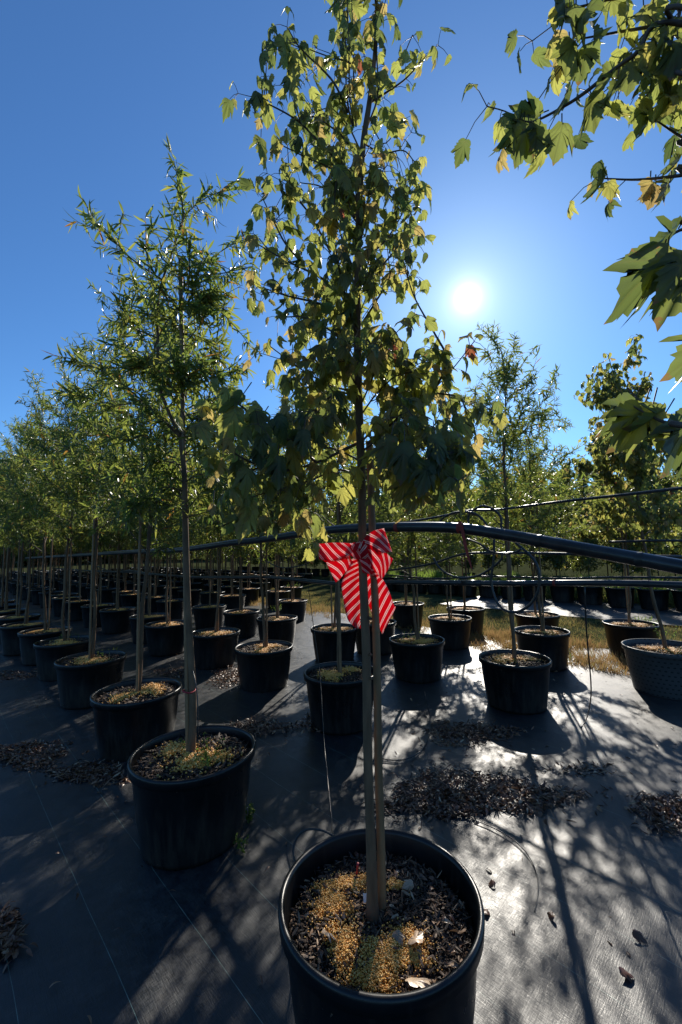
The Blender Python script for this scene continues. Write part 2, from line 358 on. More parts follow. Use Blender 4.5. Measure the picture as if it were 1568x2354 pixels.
sheet('weed_fabric', [un(14, -4), un(-10.0, -4), un(-10, 6.5)][:0] or [un(13.9, -4), un(13.9, 6.6), un(36, 6.6), un(36, -4)], .004, M['fabric'])
fabric('weed_fabric', -16, 6, 9.3, 14.5, .5, .016, .1)

# ------------------------------------------------------------------ pots, soil
def pot_prof(D, h, wall=.006):
    r = D / 2; b = r * .80
    return [(0, .004), (b - .02, .004), (b, .0), (b + .004, .02), (b + (r - b) * .5, h * .5), (r - .016, h - .055), (r - .012, h - .05), (r + .001, h - .046), (r + .004, h - .012), (r + .003, h - .004), (r - .004, h),
            (r - .012, h - .002), (r - .016, h - .012), (r - .02, h - .06), (b - .01, .05)]
def make_pot(D=.62, h=.42, name='pot', m='pot', wob=.006, sides=56):
    b = MB(); b.lathe(pot_prof(D, h), sides, wob); return b.mesh(name, M[m])
POT = [make_pot(.62, .42, wob=.004), make_pot(.62, .42, wob=-.012), make_pot(.62, .42, wob=.016)]
POT_HERO = make_pot(.60, .42, sides=96, wob=.008)
BASKET = make_pot(.72, .43, m='basket', sides=72)
def soil_mesh(r, z, seed, amp=.012):
    q = np.random.default_rng(seed); V = [(0, 0, z + .01)]; F = []; K = 40; J = 9; ph = q.uniform(0, 6, 6)
    for j in range(1, J + 1):
        for k in range(K):
            a = 2 * np.pi * k / K; rr = r * j / J; x, y = rr * math.cos(a), rr * math.sin(a)
            zz = z + amp * (math.sin(14 * x + ph[0]) * math.cos(11 * y + ph[1]) + .5 * math.sin(37 * x + ph[2] + 29 * y)) + .02 * (1 - (rr / r) ** 2)
            V.append((x, y, zz))
    for k in range(K): F.append([0, 1 + k, 1 + (k + 1) % K])
    for j in range(J - 1):
        for k in range(K):
            a = 1 + j * K; F.append([a + k, a + K + k, a + K + (k + 1) % K, a + (k + 1) % K])
    b = MB(); b.add(V, F); return b.mesh('soil', M['soil'])
CHIP = ([(-.10, 0, 0), (.09, .05, .04), (.13, .7, .09), (.02, 1, .05), (-.10, .62, -.02), (0, .45, .10)], [[0, 1, 5], [1, 2, 5], [2, 3, 5], [3, 4, 5], [4, 0, 5]])
t_ = (1 + 5 ** .5) / 2
OCT = ([(1, 0, 0), (-1, 0, 0), (0, 1, 0), (0, -1, 0), (0, 0, 1), (0, 0, -1)], [[0, 2, 4], [2, 1, 4], [1, 3, 4], [3, 0, 4], [2, 0, 5], [1, 2, 5], [3, 1, 5], [0, 3, 5]])
def disc_pts(k, r, q, p=.5):
    a = q.uniform(0, 2 * np.pi, k); rr = r * q.uniform(0, 1, k) ** p; return np.stack([rr * np.cos(a), rr * np.sin(a)], 1)
def dome(xy, r, z): return z + .02 * (1 - np.clip((xy ** 2).sum(1) / r ** 2, 0, 1))
def mulch_mesh(r, z, k, seed, size=(.012, .03), pale=1.0, clear=(), fine=False):
    q = np.random.default_rng(seed); xy = disc_pts(k, r * .97, q)
    for cx, cy, rx, ry, ro in clear: xy = xy[(((xy - [cx, cy]) / [rx, ry]) ** 2).sum(1) > q.uniform(-.25, 1.3, len(xy))]
    k = len(xy); zz = dome(xy, r, z) + q.uniform(-.004, .018, k)
    a = q.uniform(0, 2 * np.pi, k); ax = np.stack([np.cos(a), np.sin(a), q.uniform(-.4, .6, k)], 1); nor = nrm(q.normal(0, .45, (k, 3)) + [0, 0, 1])
    ti = q.beta(1.3, 2.0 / pale, k)
    sz = size[0] + (size[1] - size[0]) * q.random(k) ** 2.2
    parts = [inst('', CHIP, np.column_stack([xy, zz]), ax, nor, sz, ti, None)]
    kc = k; cx = disc_pts(kc, r * .97, q); parts.append(inst('', OCT, np.column_stack([cx, dome(cx, r, z) + q.uniform(-.002, .012, kc)]), q.normal(0, 1, (kc, 3)), q.normal(0, 1, (kc, 3)), q.uniform(.0015, .006, kc) * (1 if fine else 1.6), q.beta(1.2, 4, kc) * .8, None))
    return merge('mulch', parts, M['mulch'])
def gran_mesh(blobs, r, z, k, seed, size=.0028):
    q = np.random.default_rng(seed); P = []
    wsum = sum(b[2] * b[3] for b in blobs)
    for (cx, cy, rx, ry, rot) in blobs:
        kk = int(k * rx * ry / wsum); g = disc_pts(kk, 1, q, .55) * q.uniform(.7, 1.2, (kk, 1)); an = np.arctan2(g[:, 1], g[:, 0]); ph = q.uniform(0, 6, 3); g = g * (1 + .28 * np.sin(3 * an + ph[0]) + .16 * np.sin(7 * an + ph[1]) + .1 * np.sin(13 * an + ph[2]))[:, None] * [rx, ry]; far = q.random(kk) < .13; g[far] *= q.uniform(1, 2.6, (far.sum(), 1)); c, s = math.cos(rot), math.sin(rot)
        P.append(np.column_stack([cx + g[:, 0] * c - g[:, 1] * s, cy + g[:, 0] * s + g[:, 1] * c]))
    xy = np.concatenate(P); xy = xy[(xy ** 2).sum(1) < (r * .95) ** 2]; kk = len(xy)
    zz = dome(xy, r, z) + q.uniform(.0, .013, kk)
    return merge('fertiliser_granules', [inst('', OCT, np.column_stack([xy, zz]), q.normal(0, 1, (kk, 3)), q.normal(0, 1, (kk, 3)), q.uniform(.8, 1.5, kk) * size, q.uniform(0, 1, kk), None)], M['granule'])
SOILZ = .365
SOIL = [soil_mesh(.283, SOILZ, s) for s in (1, 2)]
MUL = [mulch_mesh(.283, SOILZ, 2600, s, (.012, .05), .9) for s in (3, 4)]
GRA = [gran_mesh([(.06, -.06, .12, .09, .4), (-.12, .05, .06, .08, 1)], .28, SOILZ + .016, 2600, s, .0048) for s in (5, 6)]

# ------------------------------------------------------------------ trees
class Crown:
    def __init__(s): s.p = []; s.a = []; s.n = []; s.s = []; s.t = []; s.pet = MB(); s.hand = []
    def arr(s): return map(np.array, (s.p, s.a, s.n, s.s, s.t))
def branch_path(p0, az, el, ln, q, up=.3, k=6, jit=.05):
    P = [np.array(p0, float)]; d = np.array([math.cos(az) * math.cos(el), math.sin(az) * math.cos(el), math.sin(el)])
    for i in range(k):
        d = nrm(d + [0, 0, up / k] + q.normal(0, jit, 3)); P.append(P[-1] + d * ln / k)
    return np.array(P)
def oak_leaves_on(cr, P, q, spacing=.013, size=(.055, .095), t0=.12):
    ln = np.linalg.norm(np.diff(P, axis=0), axis=1).sum(); k = max(2, int(ln / spacing)); D = nrm(np.gradient(P, axis=0))
    for t in q.uniform(t0, 1, k):
        x = t * (len(P) - 1); i = min(int(x), len(P) - 2); f = x - i; p = P[i] * (1 - f) + P[i + 1] * f; d = D[i]
        a = nrm(d * q.uniform(.1, .8) + nrm(q.normal(0, 1, 3)) * .9 + [0, 0, q.uniform(-.5, .15)])
        cr.p.append(p); cr.a.append(a); cr.n.append(nrm(q.normal(0, .6, 3) + [0, 0, .6])); cr.s.append(q.uniform(*size)); cr.t.append(min(1, max(0, q.normal(.42, .24) + (q.random() < .02) * .6)))
def maple_leaves_on(cr, P, q, node=.055, size=(.06, .09), t0=.2, pairs=2, droop=1.0, aut=.0):
    D = nrm(np.gradient(P, axis=0)); seg = np.linalg.norm(np.diff(P, axis=0), axis=1).sum(); k = max(1, int(seg * (1 - t0) / node)); aa = q.uniform(0, 6.3)
    for j in range(k + 1):
        t = t0 + (1 - t0) * (j + q.uniform(-.3, .3) * (j < k)) / max(1, k); t = min(1, max(0, t)); x = t * (len(P) - 1); i = min(int(x), len(P) - 2); f = x - i; p = P[i] * (1 - f) + P[i + 1] * f; d = D[i]
        aa += 1.57 + q.normal(0, .3); s1 = nrm(np.cross(d, [.01, .02, 1])); s2 = np.cross(d, s1)
        for c in range(pairs if j < k else 3):
            th = aa + c * (math.pi if j < k else 2.1); o = s1 * math.cos(th) + s2 * math.sin(th)
            pd = nrm(o + d * .5 + [0, 0, .25] + q.normal(0, .2, 3)); pl = q.uniform(.025, .055); pe = p + pd * pl + np.array([0, 0, -pl * .25])
            cr.pet.tube([p, p + pd * pl * .55, pe], [.0011, .0009, .0008], 3, False)
            sz = q.uniform(*size) * (1 if t < .9 else .85)
            maple_leaf(cr, pe, pd, sz, q, droop, aut)
def maple_leaf(cr, pe, o, sz, q, droop=1.0, aut=0.0, tint=None, ax=None, nor=None):
    a = nrm(np.array(o) * q.uniform(.25, .8) + [0, 0, -droop * q.uniform(.6, 1.2)] + q.normal(0, .25, 3)) if ax is None else nrm(ax)
    nn = nrm(np.array(o) * .6 + [0, 0, .75] + q.normal(0, .35, 3)) if nor is None else nor
    cr.p.append(pe); cr.a.append(a); cr.n.append(nn); cr.s.append(sz)
    cr.t.append(tint if tint is not None else min(1, max(0, min(.93, q.normal(.40 + aut, .26)) + (q.random() < .02) * .3)))
def crown_mesh(cr, tmpls, m, q):
    p, a, n_, s_, t_ = cr.arr(); w_ = q.integers(0, len(tmpls), len(p))
    if cr.hand: tmpls = list(tmpls) + NMAP; w_[cr.hand] = len(tmpls) - 4 + q.integers(0, 4, len(cr.hand))
    us = [i for i in range(len(tmpls)) if (w_ == i).any()]
    lp_ = np.concatenate([np.tile(np.asarray(tmpls[i][0], float) * [1, 1, 0], ((w_ == i).sum(), 1)) for i in us]) if m is M['maple_leaf'] else None
    return merge('foliage', [inst('', tmpls[i], p[w_ == i], a[w_ == i], n_[w_ == i], s_[w_ == i], t_[w_ == i], m) for i in us], m, True, lp_)

def auto_tree(kind, seed, H=3.4, base=1.45, rad=.42, nb=34, lean=(0, 0), trunk_r=.017, dens=1.0, twigs=7, top=.17):
    """returns (trunk, branches, foliage) meshes; origin on the ground at the pot's middle"""
    q = np.random.default_rng(seed)
    k = 14; zs = np.linspace(SOILZ - .02, H, k); wob = np.cumsum(q.normal(0, .012, (k, 2)), 0); wob -= wob[0]
    T = np.column_stack([lean[0] * (zs - .36) + wob[:, 0], lean[1] * (zs - .36) + wob[:, 1], zs])
    tb = MB(); rr = np.interp(zs, [.3, .42, 1.5, H], [trunk_r * 1.35, trunk_r, trunk_r * .85, .003]); tb.tube(spline(T, 3), np.interp(np.linspace(0, 1, 3 * (k - 1) + 1), np.linspace(0, 1, k), rr), 9)
    bb = MB(); cr = Crown()
    leaves = (lambda P, t0=.15: oak_leaves_on(cr, P, q, .0115 / dens, t0=t0)) if kind == 'oak' else (lambda P, t0=.2: maple_leaves_on(cr, P, q, .06 / dens, t0=t0, aut=.12))
    for i in range(nb):
        f = (i + q.random()) / nb; z = base + (H - .25 - base) * f; x = np.interp(z, zs, np.arange(k)); j = min(int(x), k - 2); p0 = T[j] + (T[j + 1] - T[j]) * (x - j)
        ln = (rad * (.25 + .75 * (1 - f) ** .8) + top) * q.uniform(.5, 1.3) * (1.3 if q.random() < .15 else 1); az = i * 2.4 + q.normal(0, .4); el = R(q.uniform(12, 48) + 18 * f)
        P = branch_path(p0, az, el, ln, q, up=.45 if kind == 'oak' else .3); bb.tube(P, np.linspace(.0055 * (1 - .5 * f), .0015, len(P)), 4, False); leaves(P, .25)
        for c in range(max(1, int(twigs * ln / .45 + .5))):
            tt = q.uniform(.2, .95) * (len(P) - 1); jj = min(int(tt), len(P) - 2); pp = P[jj] + (P[jj + 1] - P[jj]) * (tt - jj)
            S = branch_path(pp, az + q.choice([-1, 1]) * q.uniform(.4, 1.3), el + q.uniform(-.6, .5), ln * q.uniform(.3, .6), q, up=.1, k=4); bb.tube(S, np.linspace(.0022, .001, len(S)), 3, False); leaves(S, .05)
    leaves(T[-3:], .1)
    if kind != 'oak': bb_p = cr.pet; bb.add(np.concatenate(bb_p.V), bb_p.F) if bb_p.V else None
    return tb.mesh('trunk', M['bark']), bb.mesh('branches', M['twig']), crown_mesh(cr, LAN if kind == 'oak' else MAP, M['oak_leaf'] if kind == 'oak' else M['maple_leaf'], q)

def stake_mesh(h=2.4, r=.011, dx=.03, dy=.01, lean=(0, 0), seed=0, top=None):
    q = np.random.default_rng(seed); b = MB(); zs = np.arange(.3, h, .012); node = np.arange(.45, h, .21) + q.uniform(-.02, .02)
    rr = r + .0022 * np.exp(-(np.abs(zs[:, None] - node[None]).min(1) / .006) ** 2) - .0015 * (zs / h)
    P = np.column_stack([dx + lean[0] * (zs - .36) + .004 * np.sin(zs * 2 + seed), dy + lean[1] * (zs - .36), zs]); b.tube(P, rr, 8); return b.mesh('stake', M['stake'])
OAKS = [auto_tree('oak', 11, 3.45, 1.38, .5, 42, dens=.92), auto_tree('oak', 12, 3.25, 1.36, .48, 42, dens=.92), auto_tree('oak', 13, 3.6, 1.4, .45, 42, (.01, 0), dens=.92), auto_tree('oak', 14, 3.3, 1.34, .52, 42, (0, .012), dens=.92), auto_tree('oak', 15, 3.1, 1.36, .46, 46, (-.012, 0)), auto_tree('oak', 16, 3.45, 1.45, .55, 34, (-.02, 0), twigs=6, dens=.95), auto_tree('oak', 17, 3.2, 1.4, .6, 34, (.015, 0), twigs=6, dens=.9)]
MAPS = [auto_tree('maple', 21, 3.5, 1.35, .42, 34, (0, 0)), auto_tree('maple', 22, 3.3, 1.4, .45, 30)]
STK = [stake_mesh(2.2, seed=1), stake_mesh(2.5, dx=-.028, dy=-.012, seed=2), stake_mesh(2.0, dx=.01, dy=-.035, seed=3)]
bt = MB(); th = np.linspace(0, 2 * np.pi, 17); bt.tube(np.column_stack([.024 * np.cos(th), .024 * np.sin(th), .95 + 0 * th]), .0045, 5, False); TIE = bt.mesh('tie', M['red_tape'])
cnt = [0]
def potted(kind, x, y, label, group=None, proto=None, rz=None, sc=1.0, pot=None, near=True, stake=True, name=None, parts=None, tie=False, cat='potted tree'):
    cnt[0] += 1; i = cnt[0]; q = random.Random(i * 7 + 1)
    T = parts or (OAKS if kind == 'oak' else MAPS)[(proto if proto is not None else q.randrange(9)) % (7 if kind == 'oak' else 2)]
    rz = q.uniform(0, 6.28) if rz is None else rz
    e = obj(name or ('potted_oak' if kind == 'oak' else 'potted_maple'), None, None, (x, y, .014), rz); e.empty_display_size = .1
    tag(e, label, cat, group)
    po = obj('pot', pot or POT[i % 3], e); so_ = obj('soil', SOIL[i % 2], po)
    if near:
        tag(obj('mulch', MUL[i % 2], so_), kind='stuff'); tag(obj('fertiliser_granules', GRA[i % 2], so_), kind='stuff')
    obj('trunk', T[0], e, sc=(1, 1, sc)); obj('branches', T[1], e, sc=(1, 1, sc)); obj('foliage', T[2], e, sc=(1, 1, sc))
    if stake: obj('stake', STK[i % 3], e)
    if tie: obj('tie', TIE, e)
    return e

NEAR = [  # rim centre in the photograph, kind, proto, scale, what tells it apart
 ((317, 1589), 'oak', 0, 1.0, 'narrow-leaved tree second from the front in the left row, gold fertiliser on its soil'),
 ((211, 1514), 'oak', 1, 1.14, 'narrow-leaved tree third from the front in the left row, pale double trunk and stake'),
 ((150, 1474), 'oak', 3, 1.14, 'narrow-leaved tree fourth in the left row, weeds growing round its soil'),
 ((105, 1450), 'oak', 2, 1.05, 'narrow-leaved tree fifth in the left row, thick pale trunk in black pot'),
 ((607, 1488), 'oak', 4, .95, 'narrow-leaved tree in black pot left of the bow, leaf litter at its pot foot'),
 ((495, 1454), 'oak', 2, .92, 'potted tree just right of the front left trunk, second row'),
 ((385, 1434), 'oak', 1, .95, 'potted tree half hidden behind the front left trunk, second row'),
 ((345, 1416), 'oak', 3, .95, 'potted tree beside the half hidden pot, fourth along the second row'),
 ((272, 1401), 'oak', 0, 1.0, 'potted tree fifth along the second row, between two left trunks'),
 ((637, 1421), 'oak', 2, .95, 'potted tree behind the litter-foot pot, black pot in third row'),
 ((556, 1406), 'oak', 0, .95, 'potted tree with flared black pot in third row, green weed at its foot'),
 ((482, 1394), 'oak', 4, 1.0, 'third-row potted tree above the pot right of the front left trunk'),
 ((672, 1381), 'oak', 1, .9, 'fourth-row potted tree left of the bow with weeds in its pot'),
 ((670, 1350), 'oak', 3, .9, 'smaller fifth-row potted tree left of the bow, green tuft in its pot'),
 ((783, 1546), 'oak', 6, .93, 'narrow-leaved tree in black pot directly behind the bow-tied tree'),
 ((768, 1444), 'oak', 2, .92, 'potted tree left under the bow with three thin stems over its pot'),
 ((860, 1430), 'oak', 4, .8, 'potted tree hidden behind the bow tails'),
 ((958, 1471), 'oak', 6, .78, 'potted tree right of the bow, green clover on its soil'),
 ((1034, 1421), 'oak', 5, .78, 'potted tree behind and right of the clover-topped pot'),
 ((1070, 1399), 'oak', 4, .85, 'potted tree standing against the grass behind a larger pot'),
 ((936, 1388), 'oak', 0, .85, 'potted tree directly right of the bow tail, in shade'),
 ((1182, 1514), 'oak', 5, 1.0, 'tall narrow-leaved tree in black pot under the big hose loop, right of centre'),
 ((1245, 1451), 'oak', 6, .88, 'potted tree behind the hose-loop tree, near dry brown grass'),
 ((1234, 1413), 'oak', 5, .78, 'potted tree with wide low pot between the hose-loop tree and the grass'),
 ((1449, 1434), 'maple', 1, .9, 'potted maple with twin crossed stems and grass in its pot, right side'),
]
for (px, py), kind, pr, sc, lab in NEAR:
    g = G(px, py, .42); potted(kind, g[0], g[1], lab, None, pr, None, sc)
# leaning maple in the grey basket pot
bt = auto_tree('maple', 33, 3.45, 1.5, .4, 32, (-.09, .02))
g = G(1530, 1491, .42); e = potted('maple', g[0], g[1], 'leaning maple in slotted grey basket pot at the right edge', None, rz=0, parts=bt, pot=BASKET, stake=False)
# the rows going on to the far left
used = [G(p[0][0], p[0][1], .42)[:2] for p in NEAR]
far_n = 0
for row, (nn, u0) in enumerate([(1.12, 6.9), (2.5, 9.7), (3.8, 9.2), (5.2, 9.0), (6.35, 9.0), (7.6, 11.5), (8.9, 12), (10.2, 13), (11.5, 14)]):
    for k in range(24 if row < 5 else 18):
        u = u0 + k * 1.13 + rng.normal(0, .06); x, y = RU * u + RN * (nn + rng.normal(0, .05))
        if any(np.hypot(x - a, y - b) < .8 for a, b in used) or -x / y > .88 * 1.02: continue
        used.append((x, y)); far_n += 1
        potted('oak', x, y, ['slender potted tree far along the front left row', 'slender potted tree far along the second left row', 'slender potted tree far along the third left row', 'slender potted tree far along the fourth left row', 'slender potted tree far along the fifth left row', 'slender potted tree far along the sixth left row', 'slender potted tree far along the seventh left row', 'slender potted tree far along the eighth left row', 'slender potted tree far along the rearmost left row'][row],
               ['far trees of the front row', 'far trees of the second row', 'far trees of the third row', 'far trees of the fourth row', 'far trees of the fifth row', 'far trees of the sixth row', 'far trees of the seventh row', 'far trees of the eighth row', 'far trees of the rearmost row'][row], near=k < 4, sc=rng.uniform(1.0, 1.2))

# ------------------------------------------------------------------ front left tree, branch by branch
def guided(branches, base_y, q, leaf, spread=.0, r0=.007, r1=.0016, twig=0, twl=.12, t0=.2, bb=None, cr=None, org=None, depth=None):
    for b in branches:
        pts, y0, y1 = b[0], b[1], b[2]; k = len(pts)
        P = np.array([PY(px, py, y0 + (y1 - y0) * i / (k - 1)) for i, (px, py) in enumerate(pts)]) - org
        S = spline(P, 5); ra = b[3] if len(b) > 3 else r0; bb.tube(S, np.linspace(ra, r1, len(S)), 6, False); leaf(S, t0)
        for c in range(b[4] if len(b) > 4 else twig):
            i = q.integers(int(len(S) * .2), len(S) - 1); d = nrm(S[i + 1] - S[i]); dd = nrm(d + q.normal(0, .7, 3)); ln = twl * q.uniform(.6, 1.4)
            T = np.array([S[i], S[i] + dd * ln * .5 + [0, 0, .005], S[i] + dd * ln + [0, 0, .0]]); bb.tube(T, [.0018, .0014, .001], 4, False); leaf(spline(T, 3), .1)
q = np.random.default_rng(101)
LY = 2.3; LO = np.array([-.80, LY, 0.0]); tb = MB(); bb = MB(); cr = Crown()
def onp(pts, y): return np.array([PY(a, b, y) for a, b in pts]) - LO
T = np.vstack([[0.0, 0, .34], onp([(443, 1600), (432, 1400), (426, 1200), (424, 1090), (415, 1005)], LY)]); T[0, 0] = (G(447, 1745, .36) - LO)[0]; T[0, 1] = 0
tb.tube(spline(T, 6), np.linspace(.021, .013, 31), 10)
for pts, r_a in [([(415, 1005), (371, 962), (312, 899)], .009), ([(415, 1005), (385, 940), (367, 882), (363, 777), (367, 672), (405, 553), (422, 500), (415, 440), (408, 400)], .011)]:
    S = spline(onp(pts, LY), 6); tb.tube(S, np.linspace(r_a, .002, len(S)), 7)
leaf = lambda P, t0=.1: oak_leaves_on(cr, P, q, .0098, (.055, .1), t0)
guided([([(371, 642), (304, 596), (261, 553), (211, 507)], LY, LY - .1, .005, 6), ([(400, 560), (422, 503), (464, 461), (527, 431)], LY, LY + .1, .004, 7),
        ([(405, 625), (440, 612), (476, 600), (527, 566), (582, 545)], LY, LY - .05, .005, 9), ([(420, 634), (506, 629), (582, 612)], LY, LY + .1, .004, 6),
        ([(400, 660), (450, 680), (498, 709), (548, 760), (573, 794)], LY, LY, .004, 6), ([(363, 777), (320, 760), (278, 735), (270, 697)], LY, LY - .1, .004, 6),
        ([(367, 700), (330, 680), (300, 640)], LY, LY + .1, .004, 5), ([(365, 800), (420, 770), (470, 780), (500, 820)], LY, LY + .1, .004, 7),
        ([(367, 860), (420, 840), (480, 850), (520, 900)], LY, LY - .1, .004, 7), ([(312, 899), (270, 880), (230, 850), (150, 820)], LY, LY - .1, .005, 8),
        ([(330, 920), (280, 930), (220, 920), (180, 900)], LY, LY - .15, .004, 7), ([(371, 962), (330, 1000), (280, 1010), (230, 1000)], LY, LY - .2, .004, 8),
        ([(415, 1005), (450, 960), (490, 920), (520, 890)], LY, LY + .1, .005, 8), ([(418, 1050), (460, 1020), (520, 1000), (570, 1010)], LY, LY - .1, .004, 8),
        ([(420, 1070), (370, 1060), (320, 1080), (260, 1090)], LY, LY - .2, .005, 8), ([(422, 1110), (460, 1090), (510, 1100), (560, 1130)], LY, LY - .15, .004, 7),
        ([(424, 1130), (380, 1120), (330, 1150), (290, 1180)], LY, LY - .2, .004, 7), ([(424, 1100), (400, 1060), (360, 1110), (330, 1130)], LY, LY + .3, .004, 7),
        ([(422, 500), (415, 445), (408, 400)], LY, LY, .003, 4), ([(363, 777), (355, 700), (340, 600), (330, 560)], LY, LY - .1, .004, 7),
        ([(363, 777), (390, 730), (430, 700), (470, 730)], LY, LY - .1, .004, 7), ([(385, 940), (420, 900), (460, 930)], LY, LY + .2, .004, 7),
        ([(367, 882), (330, 850), (290, 800), (275, 770)], LY, LY + .1, .004, 7), ([(363, 777), (340, 830), (300, 850)], LY, LY - .1, .004, 6)], LY, q, leaf, bb=bb, cr=cr, org=LO, twl=.13)
for i in range(40):      # fill through the depth of the crown
    z = q.uniform(1.65, 3.0); P = branch_path((-.06, 0, z), i * 2.4, R(q.uniform(5, 45)), q.uniform(.2, .45), q, .3); bb.tube(P, np.linspace(.004, .001, len(P)), 4, False); leaf(P, .2)
    for c in range(3):
        S = branch_path(P[q.integers(1, 5)], i * 2.4 + q.uniform(-1.2, 1.2), R(q.uniform(-20, 50)), .15, q, .1, 4); bb.tube(S, .0012, 3, False); leaf(S, .05)
lt = (tb.mesh('trunk', M['bark']), bb.mesh('branches', M['twig']), crown_mesh(cr, LAN, M['oak_leaf'], q))
e = potted('oak', LO[0], LO[1], 'forked narrow-leaved tree at the front of the left row, red tape on its trunk', None, rz=0, parts=lt, stake=False)
e.location.z = 0
for c in e.children:
    if c.name.startswith('pot'): c.location.z = .014
s0 = G(437, 1750, .36) - LO; s1 = PY(415, 596, LY) - LO; sk = MB(); tt = np.linspace(0, 1, 190)
P = s0 + (s1 - s0) * tt[:, None]; P[:, 1] -= .028 * (1 - tt); sk.tube(P, .0125 + .002 * np.exp(-((np.mod(tt * 2.35, .21) - .1) / .006) ** 2), 8); obj('stake', sk.mesh('stake', M['stake']), e)
tp = PY(437, 1585, LY) - LO; b_ = MB(); th = np.linspace(0, 2 * np.pi, 21); b_.tube(np.column_stack([tp[0] + .033 * np.cos(th), tp[1] - .015 + .034 * np.sin(th), tp[2] + .004 * np.sin(2 * th)]), .004, 5, False); obj('tie', b_.mesh('tie', M['red_tape']), e)
gw = None

# ------------------------------------------------------------------ the bow-tied maple in front
HY = 1.366; HO = np.array([.092, HY, 0.]); q = np.random.default_rng(55)
def onh(pts, y=HY): return np.array([PY(a, b, y) for a, b in pts]) - HO
tb = MB(); bb = MB(); cr = Crown()
T = onh([(857, 2118), (853, 1950), (846, 1750), (842, 1500), (834, 1300), (832, 1120), (826, 950), (822, 800), (822, 640), (826, 480), (834, 340), (850, 230), (862, 120), (866, 0), (866, -60)], HY - .02)
S = spline(T, 5); tb.tube(S, np.interp(np.linspace(0, 1, len(S)), [0, .03, .1, .5, .75, 1], [.0205, .0165, .0142, .0128, .010, .003]), 12)
# knots on the bark
for (a, b) in [(846, 1505), (843, 1420), (847, 1560)]:
    p = PY(a + 6, b, HY - .032) - HO; tb.tube([p, p + [.003, -.006, .001]], [.005, .003], 6)
sidx = lambda py: S[np.argmin(np.abs(T_py - py))]
T_py = np.interp(np.linspace(0, 1, len(S)), np.linspace(0, 1, 15), [2118, 1950, 1750, 1500, 1300, 1120, 950, 800, 640, 480, 340, 230, 120, 0, -60])
ml = lambda P, t0=.2: maple_leaves_on(cr, P, q, .048, (.045, .078), t0, 2, 1.0, .16)
mls = lambda P, t0=.2: maple_leaves_on(cr, P, q, .056, (.045, .075), t0, 2, 1.0, .1) if False else maple_leaves_on(cr, P, q, .056, (.034, .08), t0, 2, 1.0, .1)
mll = lambda P, t0=.2: maple_leaves_on(cr, P, q, .05, (.065, .095), t0, 2, 1.0, .02)
Y = HY
up = [([(800, 260), (788, 231), (760, 180), (690, 110), (660, 62)], Y, Y - .1, .005, 5), ([(830, 170), (804, 145), (750, 128), (707, 112)], Y, Y - .05, .003, 4), ([(853, 235), (900, 205), (935, 179), (965, 145), (972, 130)], Y, Y, .004, 2), ([(920, 150), (946, 86), (950, 84)], Y, Y, .002, 1),
      ([(790, 400), (771, 365), (725, 318), (681, 275), (614, 238), (590, 232)], Y, Y - .12, .005, 8), ([(800, 330), (778, 305), (730, 272), (692, 261)], Y, Y + .1, .004, 5), ([(838, 331), (879, 352), (927, 346), (953, 372)], Y, Y, .003, 5),
      ([(840, 410), (871, 406), (897, 450), (946, 488)], Y, Y - .05, .004, 6), ([(760, 580), (737, 536), (710, 490), (681, 450), (663, 417)], Y, Y - .08, .004, 6), ([(690, 600), (655, 558), (630, 510), (603, 454)], Y, Y - .05, .004, 5),
      ([(826, 520), (790, 470), (740, 430), (690, 420)], Y, Y + .1, .004, 6), ([(826, 470), (780, 400), (700, 360), (640, 330)], Y, Y - .1, .004, 7), ([(826, 600), (880, 560), (920, 500), (940, 440)], Y, Y + .05, .004, 7),
      ([(822, 660), (870, 620), (920, 560), (935, 540)], Y, Y - .08, .004, 7), ([(822, 700), (740, 640), (660, 600), (590, 560)], Y, Y - .1, .005, 8), ([(822, 740), (740, 700), (660, 680), (600, 660)], Y, Y - .1, .005, 8),
      ([(822, 800), (760, 760), (700, 730), (640, 730)], Y, Y - .15, .004, 7), ([(822, 640), (790, 560), (770, 480), (775, 400)], Y, Y - .15, .004, 7), ([(822, 760), (860, 700), (890, 650), (900, 620)], Y, Y - .1, .004, 7),
      ([(822, 560), (840, 480), (860, 420), (890, 380)], Y, Y - .12, .004, 6), ([(815, 500), (790, 430), (780, 340), (790, 260)], Y, Y + .12, .004, 7), ([(830, 350), (800, 290), (760, 250), (720, 260)], Y, Y + .1, .003, 5),
      ([(822, 780), (800, 700), (780, 620), (770, 560)], Y, Y - .2, .004, 8), ([(822, 700), (840, 620), (870, 560), (890, 500)], Y, Y + .15, .004, 7), ([(845, 260), (880, 330), (915, 290), (905, 262)], Y, Y, .002, 0)]
for i, x in enumerate([795, 802, 812, 866]):
    up.append(([(825 + (x - 825) * .5, 290), (x + 2, 220), (x, 120), (x - 3, 20), (x - 6, -50)], Y, Y + (-1) ** i * .06, .0035, 4))
up.append(([(850, 250), (858, 180), (868, 90), (867, -40)], Y, Y - .05, .003, 3))
